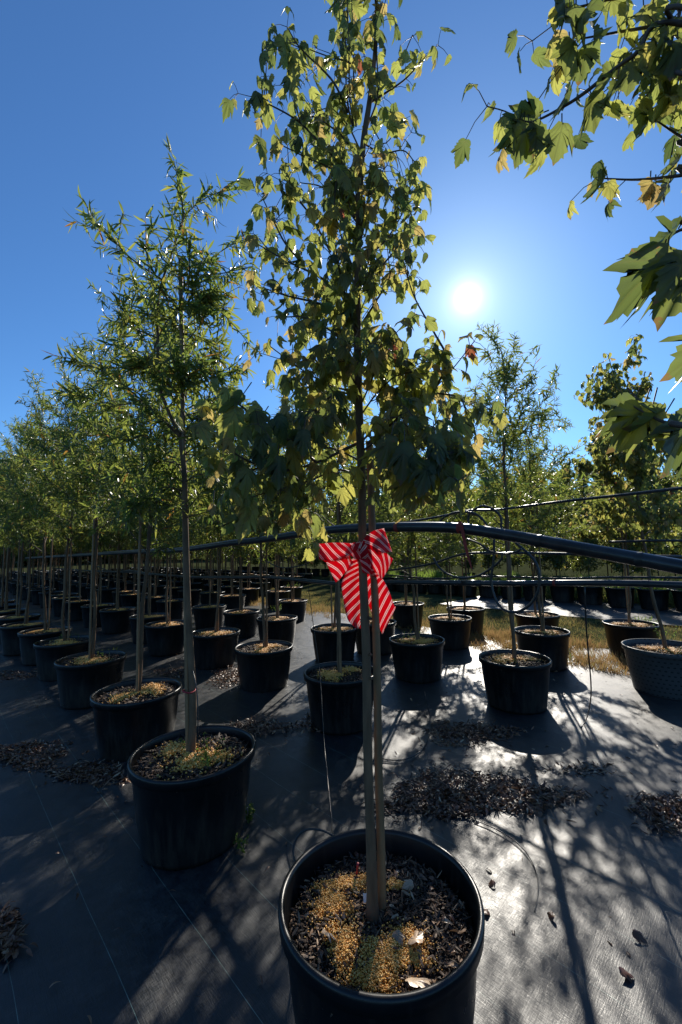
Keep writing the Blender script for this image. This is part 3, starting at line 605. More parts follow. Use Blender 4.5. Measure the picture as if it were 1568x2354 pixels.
low = [([(822, 900), (770, 890), (719, 865), (680, 840), (622, 797)], Y, Y - .15, .003, 3), ([(845, 1020), (900, 975), (937, 942), (995, 903), (1028, 831)], Y, Y - .12, .006, 5),
       ([(995, 903), (1053, 913), (1072, 947), (1085, 1000)], Y - .1, Y - .1, .003, 5), ([(999, 894), (1043, 845), (1090, 785)], Y - .1, Y - .12, .002, 1),
       ([(820, 1020), (728, 1063), (651, 1082), (578, 1063), (506, 1020)], Y, Y - .4, .006, 9), ([(728, 1063), (661, 1010), (578, 952), (506, 894)], Y - .1, Y - .45, .005, 3),
       ([(822, 860), (760, 830), (720, 860), (690, 900)], Y, Y - .15, .003, 6), ([(822, 920), (780, 900), (740, 930), (720, 960)], Y, Y - .2, .003, 7), ([(822, 980), (780, 960), (700, 980), (650, 1000)], Y, Y - .2, .003, 7),
       ([(826, 960), (870, 900), (920, 860), (980, 860)], Y, Y - .15, .003, 7), ([(826, 1000), (900, 960), (960, 970), (1020, 990)], Y, Y - .25, .004, 9), ([(828, 1040), (880, 1010), (950, 1020), (1040, 1040)], Y, Y - .3, .004, 9),
       ([(828, 1060), (880, 1050), (940, 1070), (1000, 1090)], Y, Y - .3, .004, 7), ([(830, 1100), (780, 1080), (700, 1110), (620, 1130), (560, 1150)], Y, Y - .3, .004, 6), ([(830, 1140), (780, 1110), (730, 1130), (690, 1170)], Y, Y - .15, .003, 4),
       ([(828, 1000), (800, 940), (760, 900), (740, 860)], Y, Y + .2, .004, 8), ([(826, 940), (860, 860), (880, 800), (890, 790)], Y, Y - .2, .003, 8), ([(828, 1020), (900, 940), (960, 900), (1010, 920)], Y, Y + .15, .004, 8),
       ([(830, 1060), (760, 1030), (700, 1040), (640, 1050)], Y, Y + .15, .004, 7), ([(830, 1080), (880, 1080), (930, 1110), (960, 1120)], Y, Y + .1, .003, 4), ([(826, 900), (800, 850), (790, 820), (800, 790)], Y, Y - .2, .003, 7),
       ([(822, 830), (860, 800), (910, 830), (940, 860)], Y, Y - .1, .003, 7)]
for i_, u_ in enumerate(up): up[i_] = (*u_[:4], max(0, int(u_[4] * .7)))
guided(up, Y, q, mls, bb=bb, org=HO, twl=.09)
for i_, u_ in enumerate(low): low[i_] = (*u_[:4], max(0, int(u_[4] * .72)))
guided(low, Y, q, ml, bb=bb, org=HO, twl=.1)
for i in range(20):
    z_ = PY(822, 860 - i * 26, HY)[2]; P = branch_path(np.array([PY(822, 860 - i * 26, HY)[0] - HO[0], 0, z_]), i * 2.4, R(q.uniform(15, 60)), q.uniform(.1, .2), q, .3); bb.tube(P, np.linspace(.003, .001, len(P)), 4, False); mls(P, .1)
guided([([(995, 903), (1028, 831), (1000, 768), (956, 690), (932, 623)], Y - .12, Y - .12, .0045, 3)], Y, q, lambda P, t0=.3: maple_leaves_on(cr, P, q, .075, (.03, .045), t0, 1, .8, .25), bb=bb, org=HO, twl=.07)
def hand_leaf(px, py, y, tx, ty, tint=None, turn=0.0, tm=None, stem=True, C_=None, org=None, B_=None):
    a = PY(px, py, y) - org; b = PY(tx, ty, y - .02) - org; d = b - a; vw = nrm((PY(px, py, y) - O)); nn = nrm(-vw + np.array([.05, .1, .25]) + nrm(np.cross(d, vw)) * turn)
    ln = np.linalg.norm(d) * 1.04; C_.p.append(a); C_.a.append(nrm(d)); C_.n.append(nn); C_.s.append(ln); C_.t.append(q.uniform(.3, .7) if tint is None else tint)
    if hasattr(C_, 'hand'): C_.hand.append(len(C_.p) - 1)
    if stem: B_.tube([a, a + nrm(-d + [0, 0, .03]) * .03 + np.array([0, .005, .008])], [.0011, .0013], 4, False)
for (a, b, y, c, d, t, tu) in [(908, 262, Y, 925, 326, .85, 0), (600, 315, Y - .1, 600, 378, .5, .3), (650, 95, Y - .1, 648, 160, .6, .5), (668, 130, Y - .1, 690, 200, .65, -.3), (560, 905, Y - .4, 498, 950, .15, .6), (545, 935, Y - .4, 500, 1030, .62, -.2),
                             (600, 960, Y - .38, 545, 1000, .7, .2), (575, 1150, Y - .3, 548, 1250, .75, 0), (690, 1190, Y - .2, 712, 1250, .75, .3), (490, 1160, Y - .35, 486, 1190, .95, .2), (970, 1110, Y - .3, 935, 1185, .45, .2), (1010, 1100, Y - .3, 1005, 1170, .4, -.3),
                             (1040, 1060, Y - .3, 1050, 1140, .55, .3), (940, 1100, Y - .3, 890, 1170, .5, .4), (1060, 1020, Y - .25, 1090, 1090, .6, -.2), (1055, 960, Y - .2, 1085, 1010, .65, 0), (500, 1040, Y - .4, 470, 1100, .6, .4), (1080, 795, Y - .12, 1088, 830, 1.0, .2),
                             (672, 815, Y - .15, 670, 850, .92, 0), (665, 880, Y - .15, 650, 915, .8, .3), (985, 1060, Y - .35, 960, 1150, .35, .1), (900, 1000, Y - .3, 870, 1090, .3, .2), (930, 1020, Y - .32, 925, 1120, .3, -.2), (1000, 1000, Y - .35, 1010, 1080, .4, .2),
                             (700, 990, Y - .3, 690, 1060, .3, .2), (760, 930, Y - .2, 750, 1000, .3, .2), (860, 1080, Y - .1, 868, 1130, .7, 0), (640, 1050, Y - .3, 640, 1130, .35, .4)]:
    hand_leaf(a, b, y, c, d, t, tu, C_=cr, org=HO, B_=bb)
bb.add(np.concatenate(cr.pet.V), cr.pet.F)
ht = (tb.mesh('trunk', M['bark']), bb.mesh('branches', M['twig']), crown_mesh(cr, MAP, M['maple_leaf'], q))
SOIL_H = soil_mesh(.275, .335, 9, .008)
e = obj('potted_maple', None, None, (HO[0], HO[1], 0)); tag(e, 'tall maple in the front black pot, red striped bow tied round its trunk', 'potted tree')
po = obj('pot', POT_HERO, e, (0, 0, .006)); so_ = obj('soil', SOIL_H, po)
def soil_xy(px, py):
    g = G(px, py, .35) - HO; return g[0], g[1]
def blob(px, py, rx, ry, rot=0): x, y = soil_xy(px, py); return (x, y, rx, ry, rot)
HB = [blob(762, 2090, .055, .055), blob(795, 2045, .085, .03), blob(910, 2050, .035, .02), blob(785, 2185, .04, .06, .2), blob(890, 2222, .075, .055, .5), blob(955, 2215, .035, .03), blob(850, 2262, .05, .03), blob(930, 2170, .05, .025)]
tag(obj('mulch', mulch_mesh(.272, .335, 6500, 12, (.006, .034), 1.15, HB, True), so_), kind='stuff')
tag(obj('fertiliser_granules', gran_mesh(HB, .27, .343, 13000, 14, .0025), so_), kind='stuff')
qf = np.random.default_rng(61); kf = 130; xf = disc_pts(kf, .26, qf); af = qf.uniform(0, 6.3, kf)
me = merge('leaf_bits', [inst('', lance(.45, .9, .4, .12), np.column_stack([xf, dome(xf, .272, .335) + .012]), np.stack([np.cos(af), np.sin(af), qf.uniform(-.1, .5, kf)], 1), nrm(qf.normal(0, .5, (kf, 3)) + [0, 0, 1]), qf.uniform(.012, .036, kf), qf.beta(2, 1.2, kf), None)], M['litter'], True)
tag(obj('leaf_bits', me, so_), kind='stuff')
obj('trunk', ht[0], e); obj('branches', ht[1], e); obj('foliage', ht[2], e)
sk = MB(); P = spline(onh([(878, 2085), (876, 1950), (870, 1750), (867, 1550), (863, 1400), (857, 1250), (849, 1015)], HY + .008), 30); tt = np.linspace(0, 1, len(P))
sk.tube(P, .0135 + .0016 * np.exp(-((np.mod(tt * 1.75 + .03, .2) - .1) / .005) ** 2) - .0015 * tt, 10); obj('stake', sk.mesh('stake', M['stake']), e)
b_ = MB(); c_ = PY(848, 1835, HY - .01) - HO; b_ = MB()
wt = MB(); 
for (a, b, dx) in [(841, 2066, -.004)]:
    p = PY(a, b, HY + .01) - HO; wt.add([p + [-.007, 0, -.012], p + [.008, 0, -.01], p + [.006, .008, .009], p + [-.008, .006, .012]], [[0, 1, 2, 3]])
obj('trunk_guard', wt.mesh('trunk_guard', M['white_tag']), e)

# ------------------------------------------------------------------ the bow
BZ = lambda x, y: (700.5 + x * .15636, 1196.7 + y * .15636)
def ribbon(A, B, yA, yB, u0=0.0, flip=1, per=5, wav=0.0035, va=0.0):
    k = len(A); yA = np.broadcast_to(yA, (k,)); yB = np.broadcast_to(yB, (k,))
    a = spline([PY(*BZ(*p), y) for p, y in zip(A, yA)], per); b = spline([PY(*BZ(*p), y) for p, y in zip(B, yB)], per)
    mid = (a + b) / 2; s = np.concatenate([[0], np.cumsum(np.linalg.norm(np.diff(mid, axis=0), axis=1))]); W = 9; V = []; UV = []
    ph = q.uniform(0, 6)
    for i in range(len(a)):
        wd = np.linalg.norm(b[i] - a[i])
        for j in range(W):
            t = j / (W - 1); p = a[i] * (1 - t) + b[i] * t; p = p + np.array([0, wav * math.sin(9 * t + s[i] * 60 + ph) + wav * math.sin(s[i] * 35 + ph), 0]); V.append(p); UV.append((u0 + s[i] * 1.0, flip * (t * wd + va)))
    F = [[i * W + j, i * W + j + 1, (i + 1) * W + j + 1, (i + 1) * W + j] for i in range(len(a) - 1) for j in range(W - 1)]
    return V, F, UV
bow = obj('ribbon_bow', None, None, tuple(PY(834, 1262, HY - .05))); tag(bow, 'red and white striped ribbon bow tied round the front maple trunk', 'bow')
bl = np.array(bow.location)
def bow_part(name, specs):
    b = MB()
    for sp in specs:
        V, F, UV = ribbon(*sp[:4], **sp[4]); b.add(np.array(V) - bl, F, UV)
    o = obj(name, b.mesh(name, M['ribbon']), bow); md = o.modifiers.new('thick', 'SOLIDIFY'); md.thickness = .0009; return o
f = HY - .055
bow_part('loop', [([(860, 330), (720, 335), (560, 325), (390, 327), (183, 342)], [(830, 580), (740, 560), (640, 515), (430, 590), (215, 575)], [f, f - .01, f - .02, f - .01, f + .01], [f, f - .012, f - .03, f - .02, f], dict(flip=1)),
                  ([(183, 342), (190, 400), (215, 480), (240, 560), (310, 618)], [(183, 342), (330, 420), (430, 500), (640, 510), (660, 560)], f + .012, f + .02, dict(flip=-1)),
                  ([(310, 612), (480, 560), (640, 510), (670, 560)], [(455, 912), (520, 860), (590, 770), (720, 620)], [f + .03, f + .02, f + .02, f + .02], [f + .03, f + .03, f + .02, f + .02], dict(flip=-1, u0=.01))])
bow_part('loop', [([(840, 320), (900, 235), (1010, 150), (1165, 112)], [(900, 420), (1000, 430), (1130, 470), (1285, 462)], [f, f - .01, f - .02, f], [f, f - .015, f - .03, f], dict(flip=-1, u0=.03)),
                  ([(1165, 112), (1220, 260), (1285, 462)], [(1165, 112), (1170, 330), (1140, 420)], f + .01, f + .02, dict(flip=1)),
                  ([(880, 400), (1000, 420), (1140, 420), (1250, 525), (1303, 560)], [(960, 640), (1030, 745), (1090, 810), (1140, 850), (1235, 700)], [f, f - .01, f + .0, f + .01, f + .02], [f + .01, f + .01, f + .01, f + .02, f + .02], dict(flip=-1, u0=.05))])
bow_part('tail', [([(700, 560), (640, 700), (555, 870), (545, 1000), (570, 1180), (590, 1310), (640, 1470), (745, 1583)], [(800, 560), (800, 700), (800, 870), (805, 1000), (810, 1180), (812, 1310), (815, 1470), (820, 1586)], [f + .01, f + .03, f + .04] + [f + .05] * 5, [f + .01, f + .05, f + .075] + [f + .08] * 5, dict(flip=1, va=.0))])
bow_part('tail', [([(860, 560), (850, 700), (860, 900), (920, 1180), (1000, 1380), (1050, 1480), (1145, 1672)], [(930, 560), (1030, 740), (1150, 860), (1240, 1040), (1310, 1240), (1332, 1300), (1180, 1600)], [f + .01, f + .05, f + .085, f + .085, f + .08, f + .075, f + .07], [f + .01, f + .02, f + .04, f + .045, f + .05, f + .05, f + .065], dict(flip=1, u0=.02))])
bow_part('knot', [([(700, 330), (790, 420), (830, 560)], [(860, 300), (930, 400), (930, 560)], [f - .004, f - .02, f - .005], [f - .004, f - .02, f - .005], dict(flip=1, u0=.02, wav=.003)),
                  ([(800, 560), (830, 640), (850, 760)], [(930, 540), (960, 660), (1000, 800)], [f - .004, f, f + .01], [f - .004, f, f + .012], dict(flip=-1, u0=.0, wav=.003)),
                  ([(620, 380), (760, 340), (880, 300)], [(640, 470), (780, 440), (900, 400)], [f - .012, f - .024, f - .012], [f - .01, f - .022, f - .01], dict(flip=1, u0=.04, wav=.002))])

# ------------------------------------------------------------------ maple whose boughs reach in from the right
q = np.random.default_rng(77); RO = np.array([.98, .48, 0.]); cr = Crown(); bb = MB(); tb = MB()
zs = np.linspace(.34, 3.3, 16); tb.tube(np.column_stack([.02 * np.sin(zs), .01 * zs, zs]), np.linspace(.019, .004, 16), 10)
def rt(z): return np.array([.02 * math.sin(z), .01 * z, z])
rl = lambda P, t0=.25: maple_leaves_on(cr, P, q, .06, (.045, .062), t0, 2, 1.1, .02)
def rb(pts, ys, z0, leaf=rl, r0=.005, tw=3, t0=.3, twl=.1):
    P = [rt(z0)] + [PY(a, b, y) - RO for (a, b), y in zip(pts, ys)]; S = spline(P, 6); bb.tube(S, np.linspace(r0, .0013, len(S)), 6, False)
    n0 = 6; leaf(S[n0:], t0)
    for c in range(tw):
        i = q.integers(n0 + 2, len(S) - 1); d = nrm(S[i + 1] - S[i]); dd = nrm(d + q.normal(0, .6, 3)); ln = twl * q.uniform(.6, 1.3); T = spline([S[i], S[i] + dd * ln * .5, S[i] + dd * ln - [0, 0, .01]], 3); bb.tube(T, .0013, 4, False); leaf(T, .3)
rb([(1600, 60), (1457, 128), (1346, 212), (1294, 246), (1231, 278), (1200, 278)], [.62, .66, .7, .72, .73, .74], 1.9, lambda P, t0=.6: maple_leaves_on(cr, P, q, .09, (.05, .065), .62, 1, 1.1, 0), tw=1)
rb([(1620, 180), (1568, 168), (1460, 151)], [.6, .64, .72], 1.95, tw=3)
rb([(1600, 20), (1537, 52), (1415, 75), (1330, 90)], [.6, .64, .72, .74], 2.05, tw=2)
rb([(1600, -60), (1500, -20), (1400, 0), (1310, 20)], [.6, .64, .7, .74], 2.2, tw=3)
rb([(1620, -20), (1560, 40), (1520, 120), (1500, 160)], [.7, .7, .74, .78], 2.1, tw=2)
rb([(1640, 100), (1600, 160), (1560, 230)], [.66, .7, .74], 1.95, tw=4)
rb([(1620, 345), (1568, 316), (1499, 271)], [.7, .72, .75], 1.85, lambda P, t0=.9: maple_leaves_on(cr, P, q, .2, (.04, .05), .9, 1, 1.1, 0), tw=0)
rb([(1620, 392), (1568, 403), (1467, 413), (1381, 410)], [.68, .7, .74, .76], 1.8, lambda P, t0=.9: maple_leaves_on(cr, P, q, .12, (.035, .045), .75, 1, 1.1, .1), tw=0)
rb([(1640, 530), (1600, 520), (1545, 540), (1520, 590)], [.56, .58, .6, .62], 1.7, lambda P, t0=.6: maple_leaves_on(cr, P, q, .2, (.05, .06), .8, 1, 1.1, 0), tw=0)
rb([(1640, 990), (1568, 975), (1520, 968), (1454, 933)], [.5, .54, .57, .6], 1.5, lambda P, t0=.6: None, tw=0)
for (a, b, y, c, d, t, tu) in [
    (1200, 272, .74, 1134, 345, .2, .7), (1240, 262, .74, 1170, 245, .35, .5), (1205, 290, .73, 1182, 390, .35, .1), (1218, 290, .73, 1225, 382, .35, -.2), (1190, 285, .72, 1160, 365, .3, .4), (1240, 290, .72, 1215, 350, .2, .3),
    (1292, 290, .72, 1273, 374, .4, .1), (1360, 225, .7, 1362, 304, .45, -.2), (1310, 210, .72, 1264, 256, .2, .5), (1400, 170, .7, 1345, 225, .4, .6), (1420, 180, .69, 1380, 245, .3, .6), (1455, 150, .66, 1440, 225, .4, 0), (1500, 110, .65, 1470, 150, .85, .2),
    (1385, 408, .75, 1338, 450, .2, .8), (1398, 415, .75, 1404, 468, .75, .2), (1495, 420, .74, 1470, 465, .92, .4), (1508, 430, .74, 1487, 485, .95, .1), (1540, 420, .73, 1505, 465, .3, .5), (1492, 268, .75, 1468, 308, .2, .7), (1560, 360, .72, 1517, 392, .3, .6), (1560, 370, .72, 1540, 378, .85, .2),
    (1560, 525, .58, 1440, 590, .12, .9), (1520, 590, .57, 1402, 742, .15, .8), (1535, 575, .58, 1480, 680, .55, .2), (1590, 585, .56, 1500, 700, .3, .3), (1600, 620, .56, 1510, 760, .4, -.2), (1615, 640, .58, 1560, 720, .3, .1), (1640, 770, .55, 1518, 875, .3, .5),
    (1480, 935, .6, 1372, 1048, .5, .4), (1500, 935, .6, 1415, 1045, .55, -.1), (1455, 925, .61, 1345, 1000, .2, .6), (1530, 950, .59, 1430, 985, .4, .7), (1480, 930, .62, 1530, 935, .5, .3), (1600, 960, .56, 1485, 1100, .15, .6), (1580, 985, .57, 1500, 1060, .5, 0),
    (1290, 0, .73, 1275, 60, .2, .5), (1320, 20, .73, 1300, 120, .3, .2), (1350, 10, .72, 1340, 80, .25, -.3), (1400, -10, .7, 1440, 40, .5, .2), (1310, 100, .73, 1296, 190, .5, .3), (1345, 120, .73, 1330, 200, .35, -.1), (1480, 20, .67, 1460, 80, .6, 0), (1540, 60, .66, 1500, 130, .4, .4), (1560, 100, .64, 1540, 190, .35, 0), (1520, 160, .66, 1500, 230, .5, .2), (1565, 200, .66, 1535, 270, .6, .1)]:
    hand_leaf(a, b, y, c, d, t, tu, C_=cr, org=RO, B_=bb)
for i in range(10):       # the side of the crown that stands outside the picture
    z = q.uniform(1.6, 3.1); P = branch_path(rt(z), -1.2 + q.uniform(-1.2, 1.0), R(q.uniform(10, 45)), q.uniform(.25, .45), q, .2); bb.tube(P, np.linspace(.004, .0015, len(P)), 4, False); rl(P, .3)
bb.add(np.concatenate(cr.pet.V), cr.pet.F)
e = obj('potted_maple', None, None, (RO[0], RO[1], 0)); tag(e, 'near maple reaching in from the right edge with big drooping leaves', 'potted tree')
po = obj('pot', POT[0], e, (0, 0, .016)); so_ = obj('soil', SOIL[0], po); obj('trunk', tb.mesh('trunk', M['bark']), e); obj('branches', bb.mesh('branches', M['twig']), e); obj('foliage', crown_mesh(cr, MAP, M['maple_leaf'], q), e)

# ------------------------------------------------------------------ irrigation pipes and hoses
def pipe(name, pts, r, label, cat, m='pipe', sides=12, per=6, parent=None, group=None):
    S = spline(pts, per); c0 = S.mean(0) * 0; b = MB(); b.tube(S, r, sides); o = obj(name, b.mesh(name, M[m]), parent)
    if parent is None: tag(o, label, cat, group)
    return o
NP = 1.77
up_pts = [PN(a, b, NP) for a, b in [(60, 1283), (217, 1274), (300, 1269), (415, 1264), (525, 1249), (600, 1241), (700, 1226), (784, 1216), (884, 1212), (1034, 1213), (1159, 1229), (1334, 1261), (1568, 1304), (1800, 1350)]]
mp_ = pipe('irrigation_pipe', up_pts, .0255, 'thick black irrigation pipe sagging across the rows behind the bow', 'pipe')
def strap_ring(px, py, n_, r, w=.018):
    c = PN(px, py, n_); b = MB(); t3 = np.array([*(-RU), 0]); p = [c + t3 * w * s for s in (-1, -.5, .5, 1)]; b.tube(p, r, 14, False); return b.mesh('strap', M['strap'])
obj('strap', strap_ring(915, 1212, NP, .0268, .012), mp_); obj('strap', strap_ring(1060, 1214, NP, .0268, .012), mp_)
sb = MB(); P = np.array([PN(a, b, NP - .03) for a, b in [(1057, 1198), (1064, 1225), (1070, 1255), (1078, 1285), (1086, 1312)]]); wd = np.array([-RU[0], -RU[1], 0]) * .009
V = np.concatenate([[p - wd * f_, p + wd * f_] for p, f_ in zip(P, [1, 1, .9, .7, .2])]); sb.add(V, [[2 * i, 2 * i + 1, 2 * i + 3, 2 * i + 2] for i in range(4)]); obj('strap', sb.mesh('strap', M['strap']), mp_)
NL = 2.62
lo_pts = [PN(a, b, NL) for a, b in [(120, 1306), (245, 1314), (300, 1312), (350, 1319), (450, 1326), (550, 1327), (625, 1327), (784, 1342), (890, 1338), (1000, 1339), (1150, 1341), (1300, 1340), (1450, 1341), (1568, 1345), (1800, 1352)]]
lp = pipe('irrigation_pipe', lo_pts, .0175, 'thinner straight black pipe strung waist high below the thick pipe', 'pipe')
for a in (1100, 1480, 1110):
    pass
for (a, b, n_, r_, par) in [(560, 1245, NP, .0268, mp_), (1240, 1243.5, NP, .027, mp_), (1470, 1286, NP, .027, mp_), (330, 1267, NP, .027, mp_), (905, 1338.5, NL, .019, lp), (1485, 1342, NL, .0195, lp), (520, 1327, NL, .019, lp)]:
    obj('clamp', strap_ring(a, b, n_, r_, .012), par).data.materials[0] = M['hose']
b_ = MB(); b_.tube([PN(1063, 1340, NL), PN(1106, 1340.5, NL)], .0205, 12); obj('coupling', b_.mesh('coupling', M['pipe']), lp)
b_ = MB(); b_.tube([PN(1272, 1340, NL), PN(1278, 1340, NL)], .0195, 12); obj('strap', b_.mesh('strap', M['strap']), lp)
HOSES = [([(895, 1206), (992, 1191), (1054, 1178), (1082, 1173), (1119, 1173), (1160, 1170), (1284, 1154), (1429, 1138), (1568, 1122), (1700, 1105)], 2.2, .0068, 'thin taut black hose slanting up to the right edge'),
         ([(1004, 1206), (1026, 1186), (1054, 1177), (1090, 1180), (1110, 1195)], 1.83, .0055, 'short black hose arch just left of the red strap'),
         ([(1076, 1212), (1078, 1184), (1091, 1171), (1111, 1163), (1134, 1171), (1151, 1189), (1152, 1219)], 1.86, .0055, 'tall black hose arch standing above the thick pipe'),
         ([(1084, 1182), (1104, 1188), (1123, 1210), (1151, 1221)], 1.88, .005, 'small hose curl inside the tall arch'),
         ([(1074, 1239), (1104, 1251), (1126, 1267), (1160, 1273), (1186, 1269), (1199, 1262)], 1.9, .005, 'shallow hose swag just under the thick pipe'),
         ([(1136, 1240), (1134, 1295), (1129, 1333), (1138, 1374), (1156, 1400), (1186, 1407), (1216, 1392), (1236, 1361), (1240, 1323), (1231, 1293), (1212, 1271), (1185, 1248)], 1.95, .0062, 'big black hose loop hanging before the right trunk'),
         ([(996, 1282), (1011, 1306), (1037, 1323), (1067, 1329), (1100, 1323), (1130, 1306), (1152, 1286), (1154, 1270)], 2.1, .006, 'low hose swag left of the big loop'),
         ([(894, 1311), (950, 1304), (999, 1294), (1064, 1274), (1134, 1271), (1250, 1272), (1400, 1276), (1568, 1280)], 2.9, .009, 'black hose running level behind the hanging loops'),
         ([(890, 1322), (1000, 1330), (1100, 1325), (1200, 1327), (1300, 1330), (1400, 1327), (1568, 1328), (1700, 1328)], 3.9, .009, 'far hose line just above the straight pipe'),
         ([(1400, 1246), (1500, 1243), (1568, 1243), (1650, 1243)], 4.2, .010, 'short hose line near the right edge above the thick pipe'),
         ([(200, 1290), (250, 1312), (300, 1316), (350, 1322)], 2.62, .01, 'hose sagging between the far left trunks'),
         ([(610, 1290), (650, 1305), (700, 1298), (735, 1282), (800, 1275)], 2.5, .006, 'thin hose curve left of the bow')]
for pts, n_, r_, lab in HOSES: pipe('hose', [PN(a, b, n_) for a, b in pts], r_, lab, 'hose', 'hose', 8)
pts = [PN(707, 1335, NL)] + [PN(a, b, n_) for (a, b), n_ in zip([(720, 1434), (735, 1544), (745, 1700), (760, 1860), (766, 1924), (778, 1965)], [2.4, 2.1, 1.75, 1.4, 1.25, 1.2])]
pipe('drip_tube', pts, .003, 'thin drip tube hanging from the pipe down to the front pot', 'tube', 'hose', 6)
pts = [G(819, 2017, .37)] + [PN(a, b, n_) for (a, b), n_ in zip([(807, 1976), (778, 1931), (740, 1909), (699, 1909), (677, 1939), (677, 1976), (703, 1998), (733, 1995)], [1.16, 1.18, 1.16, 1.12, 1.08, 1.04, 1.02, 1.02])]
pipe('drip_tube', pts, .0042, 'curled drip tube looping over the left rim of the front pot', 'tube', 'hose', 6)
pipe('drip_tube', [PN(1344, 1350, NL), PN(1349, 1459, 2.7), PN(1359, 1584, 3.0), PN(1352, 1640, 3.4), G(1343, 1664, .03), G(1335, 1672, .026)], .004, 'thin drip tube hanging straight to the ground on the right', 'tube', 'hose', 6)
pipe('drip_tube', [G(a, b, z) for a, b, z in [(976, 1589, .2), (989, 1659, .05), (974, 1719, .03), (929, 1746, .026), (879, 1744, .026), (868, 1735, .026)]], .0035, 'thin drip tube curving on the fabric right of the front trunk', 'tube', 'hose', 6)
pipe('drip_tube', [G(a, b, .028) for a, b in [(1090, 1885), (1134, 1903), (1184, 1933), (1219, 1973), (1236, 2018), (1236, 2060), (1229, 2098)]], .0028, 'thin drip tube lying on sunlit fabric below the big leaf pile', 'tube', 'hose', 6)
pipe('drip_tube', [PN(432, 1500, 1.06), PN(452, 1585, 1.0), PN(455, 1700, 1.0), G(452, 1745, .38)], .003, 'drip tube tucked beside the front left trunk', 'tube', 'hose', 6)
sp = pipe('hose_spike', [G(819, 2017, .36), G(823, 1985, .42)], .004, 'small red dripper spike stuck in the front pot soil', 'dripper', 'red_tape', 6)

# ------------------------------------------------------------------ litter, weeds, grass
def litter(name, label, ctr, rx, ry, k, seed, heap=.02, size=(.022, .052)):
    q = np.random.default_rng(seed); P = []
    a = q.uniform(0, 2 * np.pi, k); rr = q.uniform(0, 1, k) ** .6; rr = np.where(q.random(k) < .12, rr * q.uniform(1, 1.7, k), rr); wv = 1 + .22 * np.sin(3 * a + seed) + .13 * np.sin(7 * a + 2 * seed)
    px = ctr[0] + rx * rr * wv * np.cos(a); py = ctr[1] + ry * rr * wv * np.sin(a)
    for x, y, r_ in zip(px, py, rr):
        g = G(x, y, .022); P.append((g[0], g[1], .022 + q.uniform(0, 1) * heap * max(0, 1 - .7 * r_)))
    P = np.array(P); an = q.uniform(0, 2 * np.pi, k); ax = np.stack([np.cos(an), np.sin(an), q.uniform(-.2, .22, k)], 1); nor = nrm(q.normal(0, .45, (k, 3)) + [0, 0, 1]); w_ = q.integers(0, 3, k); s_ = q.uniform(*size, k); t_ = q.beta(1.5, 1.5, k)
    TM = [lance(.3, .6, .3, .08), lance(.22, -.5, -.1, .1), lance(.4, .9, .4, .05)]
    me = merge(name, [inst('', TM[i], P[w_ == i], ax[w_ == i], nor[w_ == i], s_[w_ == i], t_[w_ == i], None) for i in range(3)], M['litter'], True)
    return tag(obj(name, me), label, 'fallen leaves', None, 'stuff')
litter('leaf_pile', 'broad pile of dry brown leaves on sunlit fabric right of the front trunk', (1085, 1828), 205, 50, 2900, 1, .03)
litter('leaf_pile', 'brown leaf pile behind the broad pile, by the hose-loop pot', (1080, 1688), 100, 28, 1100, 2, .025)
litter('leaf_pile', 'leaf pile cut by the right edge of the picture', (1530, 1862), 70, 38, 700, 3, .02)
litter('leaf_pile', 'dark leaf drift at the left edge between the left pots', (65, 1735), 85, 30, 1100, 4, .02)
litter('leaf_pile', 'shaded leaf drift beside the second left pot', (215, 1778), 85, 28, 900, 5, .02)
litter('leaf_pile', 'small leaf heap at the left edge low down', (8, 2150), 34, 46, 500, 6, .025)
litter('leaf_pile', 'brown litter at the foot of the pot left of the bow', (530, 1558), 50, 26, 600, 7, .06)
litter('leaf_pile', 'thin litter strip right of the front left pot', (600, 1672), 85, 16, 420, 8, .015)
litter('leaf_pile', 'leaf drift at the far left below the left row', (35, 1552), 60, 12, 400, 9, .02)
litter('leaf_pile', 'pale leaf patch between the left rows', (395, 1546), 40, 12, 260, 10, .02)
litter('leaf_pile', 'leaf crumbs scattered along a fabric fold at the right', (1330, 1770), 95, 14, 160, 11, .01)
litter('leaf_pile', 'litter by the pot directly behind the front tree', (725, 1660), 40, 22, 260, 12, .015)
q = np.random.default_rng(200); k = 900; uu = q.uniform(-2.5, 9, k); nn = q.uniform(.2, 6.4, k); X = RU[0] * uu + RN[0] * nn; Yv = RU[1] * uu + RN[1] * nn
an = q.uniform(0, 6.3, k); me = merge('scattered_leaves', [inst('', lance(.3, .6, .3, .08), np.column_stack([X, Yv, np.full(k, .026)]), np.stack([np.cos(an), np.sin(an), q.uniform(-.1, .2, k)], 1), nrm(q.normal(0, .4, (k, 3)) + [0, 0, 1]), q.uniform(.015, .045, k), q.beta(1.6, 1.8, k), None)], M['litter'], True)
tag(obj('scattered_leaves', me), 'single dry leaves and crumbs strewn over the black fabric', 'fallen leaves', None, 'stuff')
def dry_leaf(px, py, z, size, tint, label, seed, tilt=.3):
    q = np.random.default_rng(seed); g = G(px, py, z); tm = maple(.45, .7, .5 * (-1) ** seed, seed); size *= 1.3 if z > .2 else .85; a = q.uniform(0, 6.3)
    v, lo, to, ti = inst('', tm, [(0, 0, size * .25)], [(math.cos(a), math.sin(a), -.1)], [(q.normal(0, tilt), q.normal(0, tilt), 1)], [size], [tint], None)
    me = merge('fallen_leaf', [(v, lo, to, ti)], M['litter'], True); tag(obj('fallen_leaf', me, None, tuple(g)), label, 'fallen leaf')
dry_leaf(958, 2185, .375, .055, .98, 'pinkish dry maple leaf on the gold granules, front pot', 2)
dry_leaf(940, 2278, .37, .06, 1.0, 'whitish curled maple leaf near the front rim of the front pot', 3)
dry_leaf(742, 2150, .375, .045, .95, 'pale crumpled leaf on the left of the front pot soil', 4)
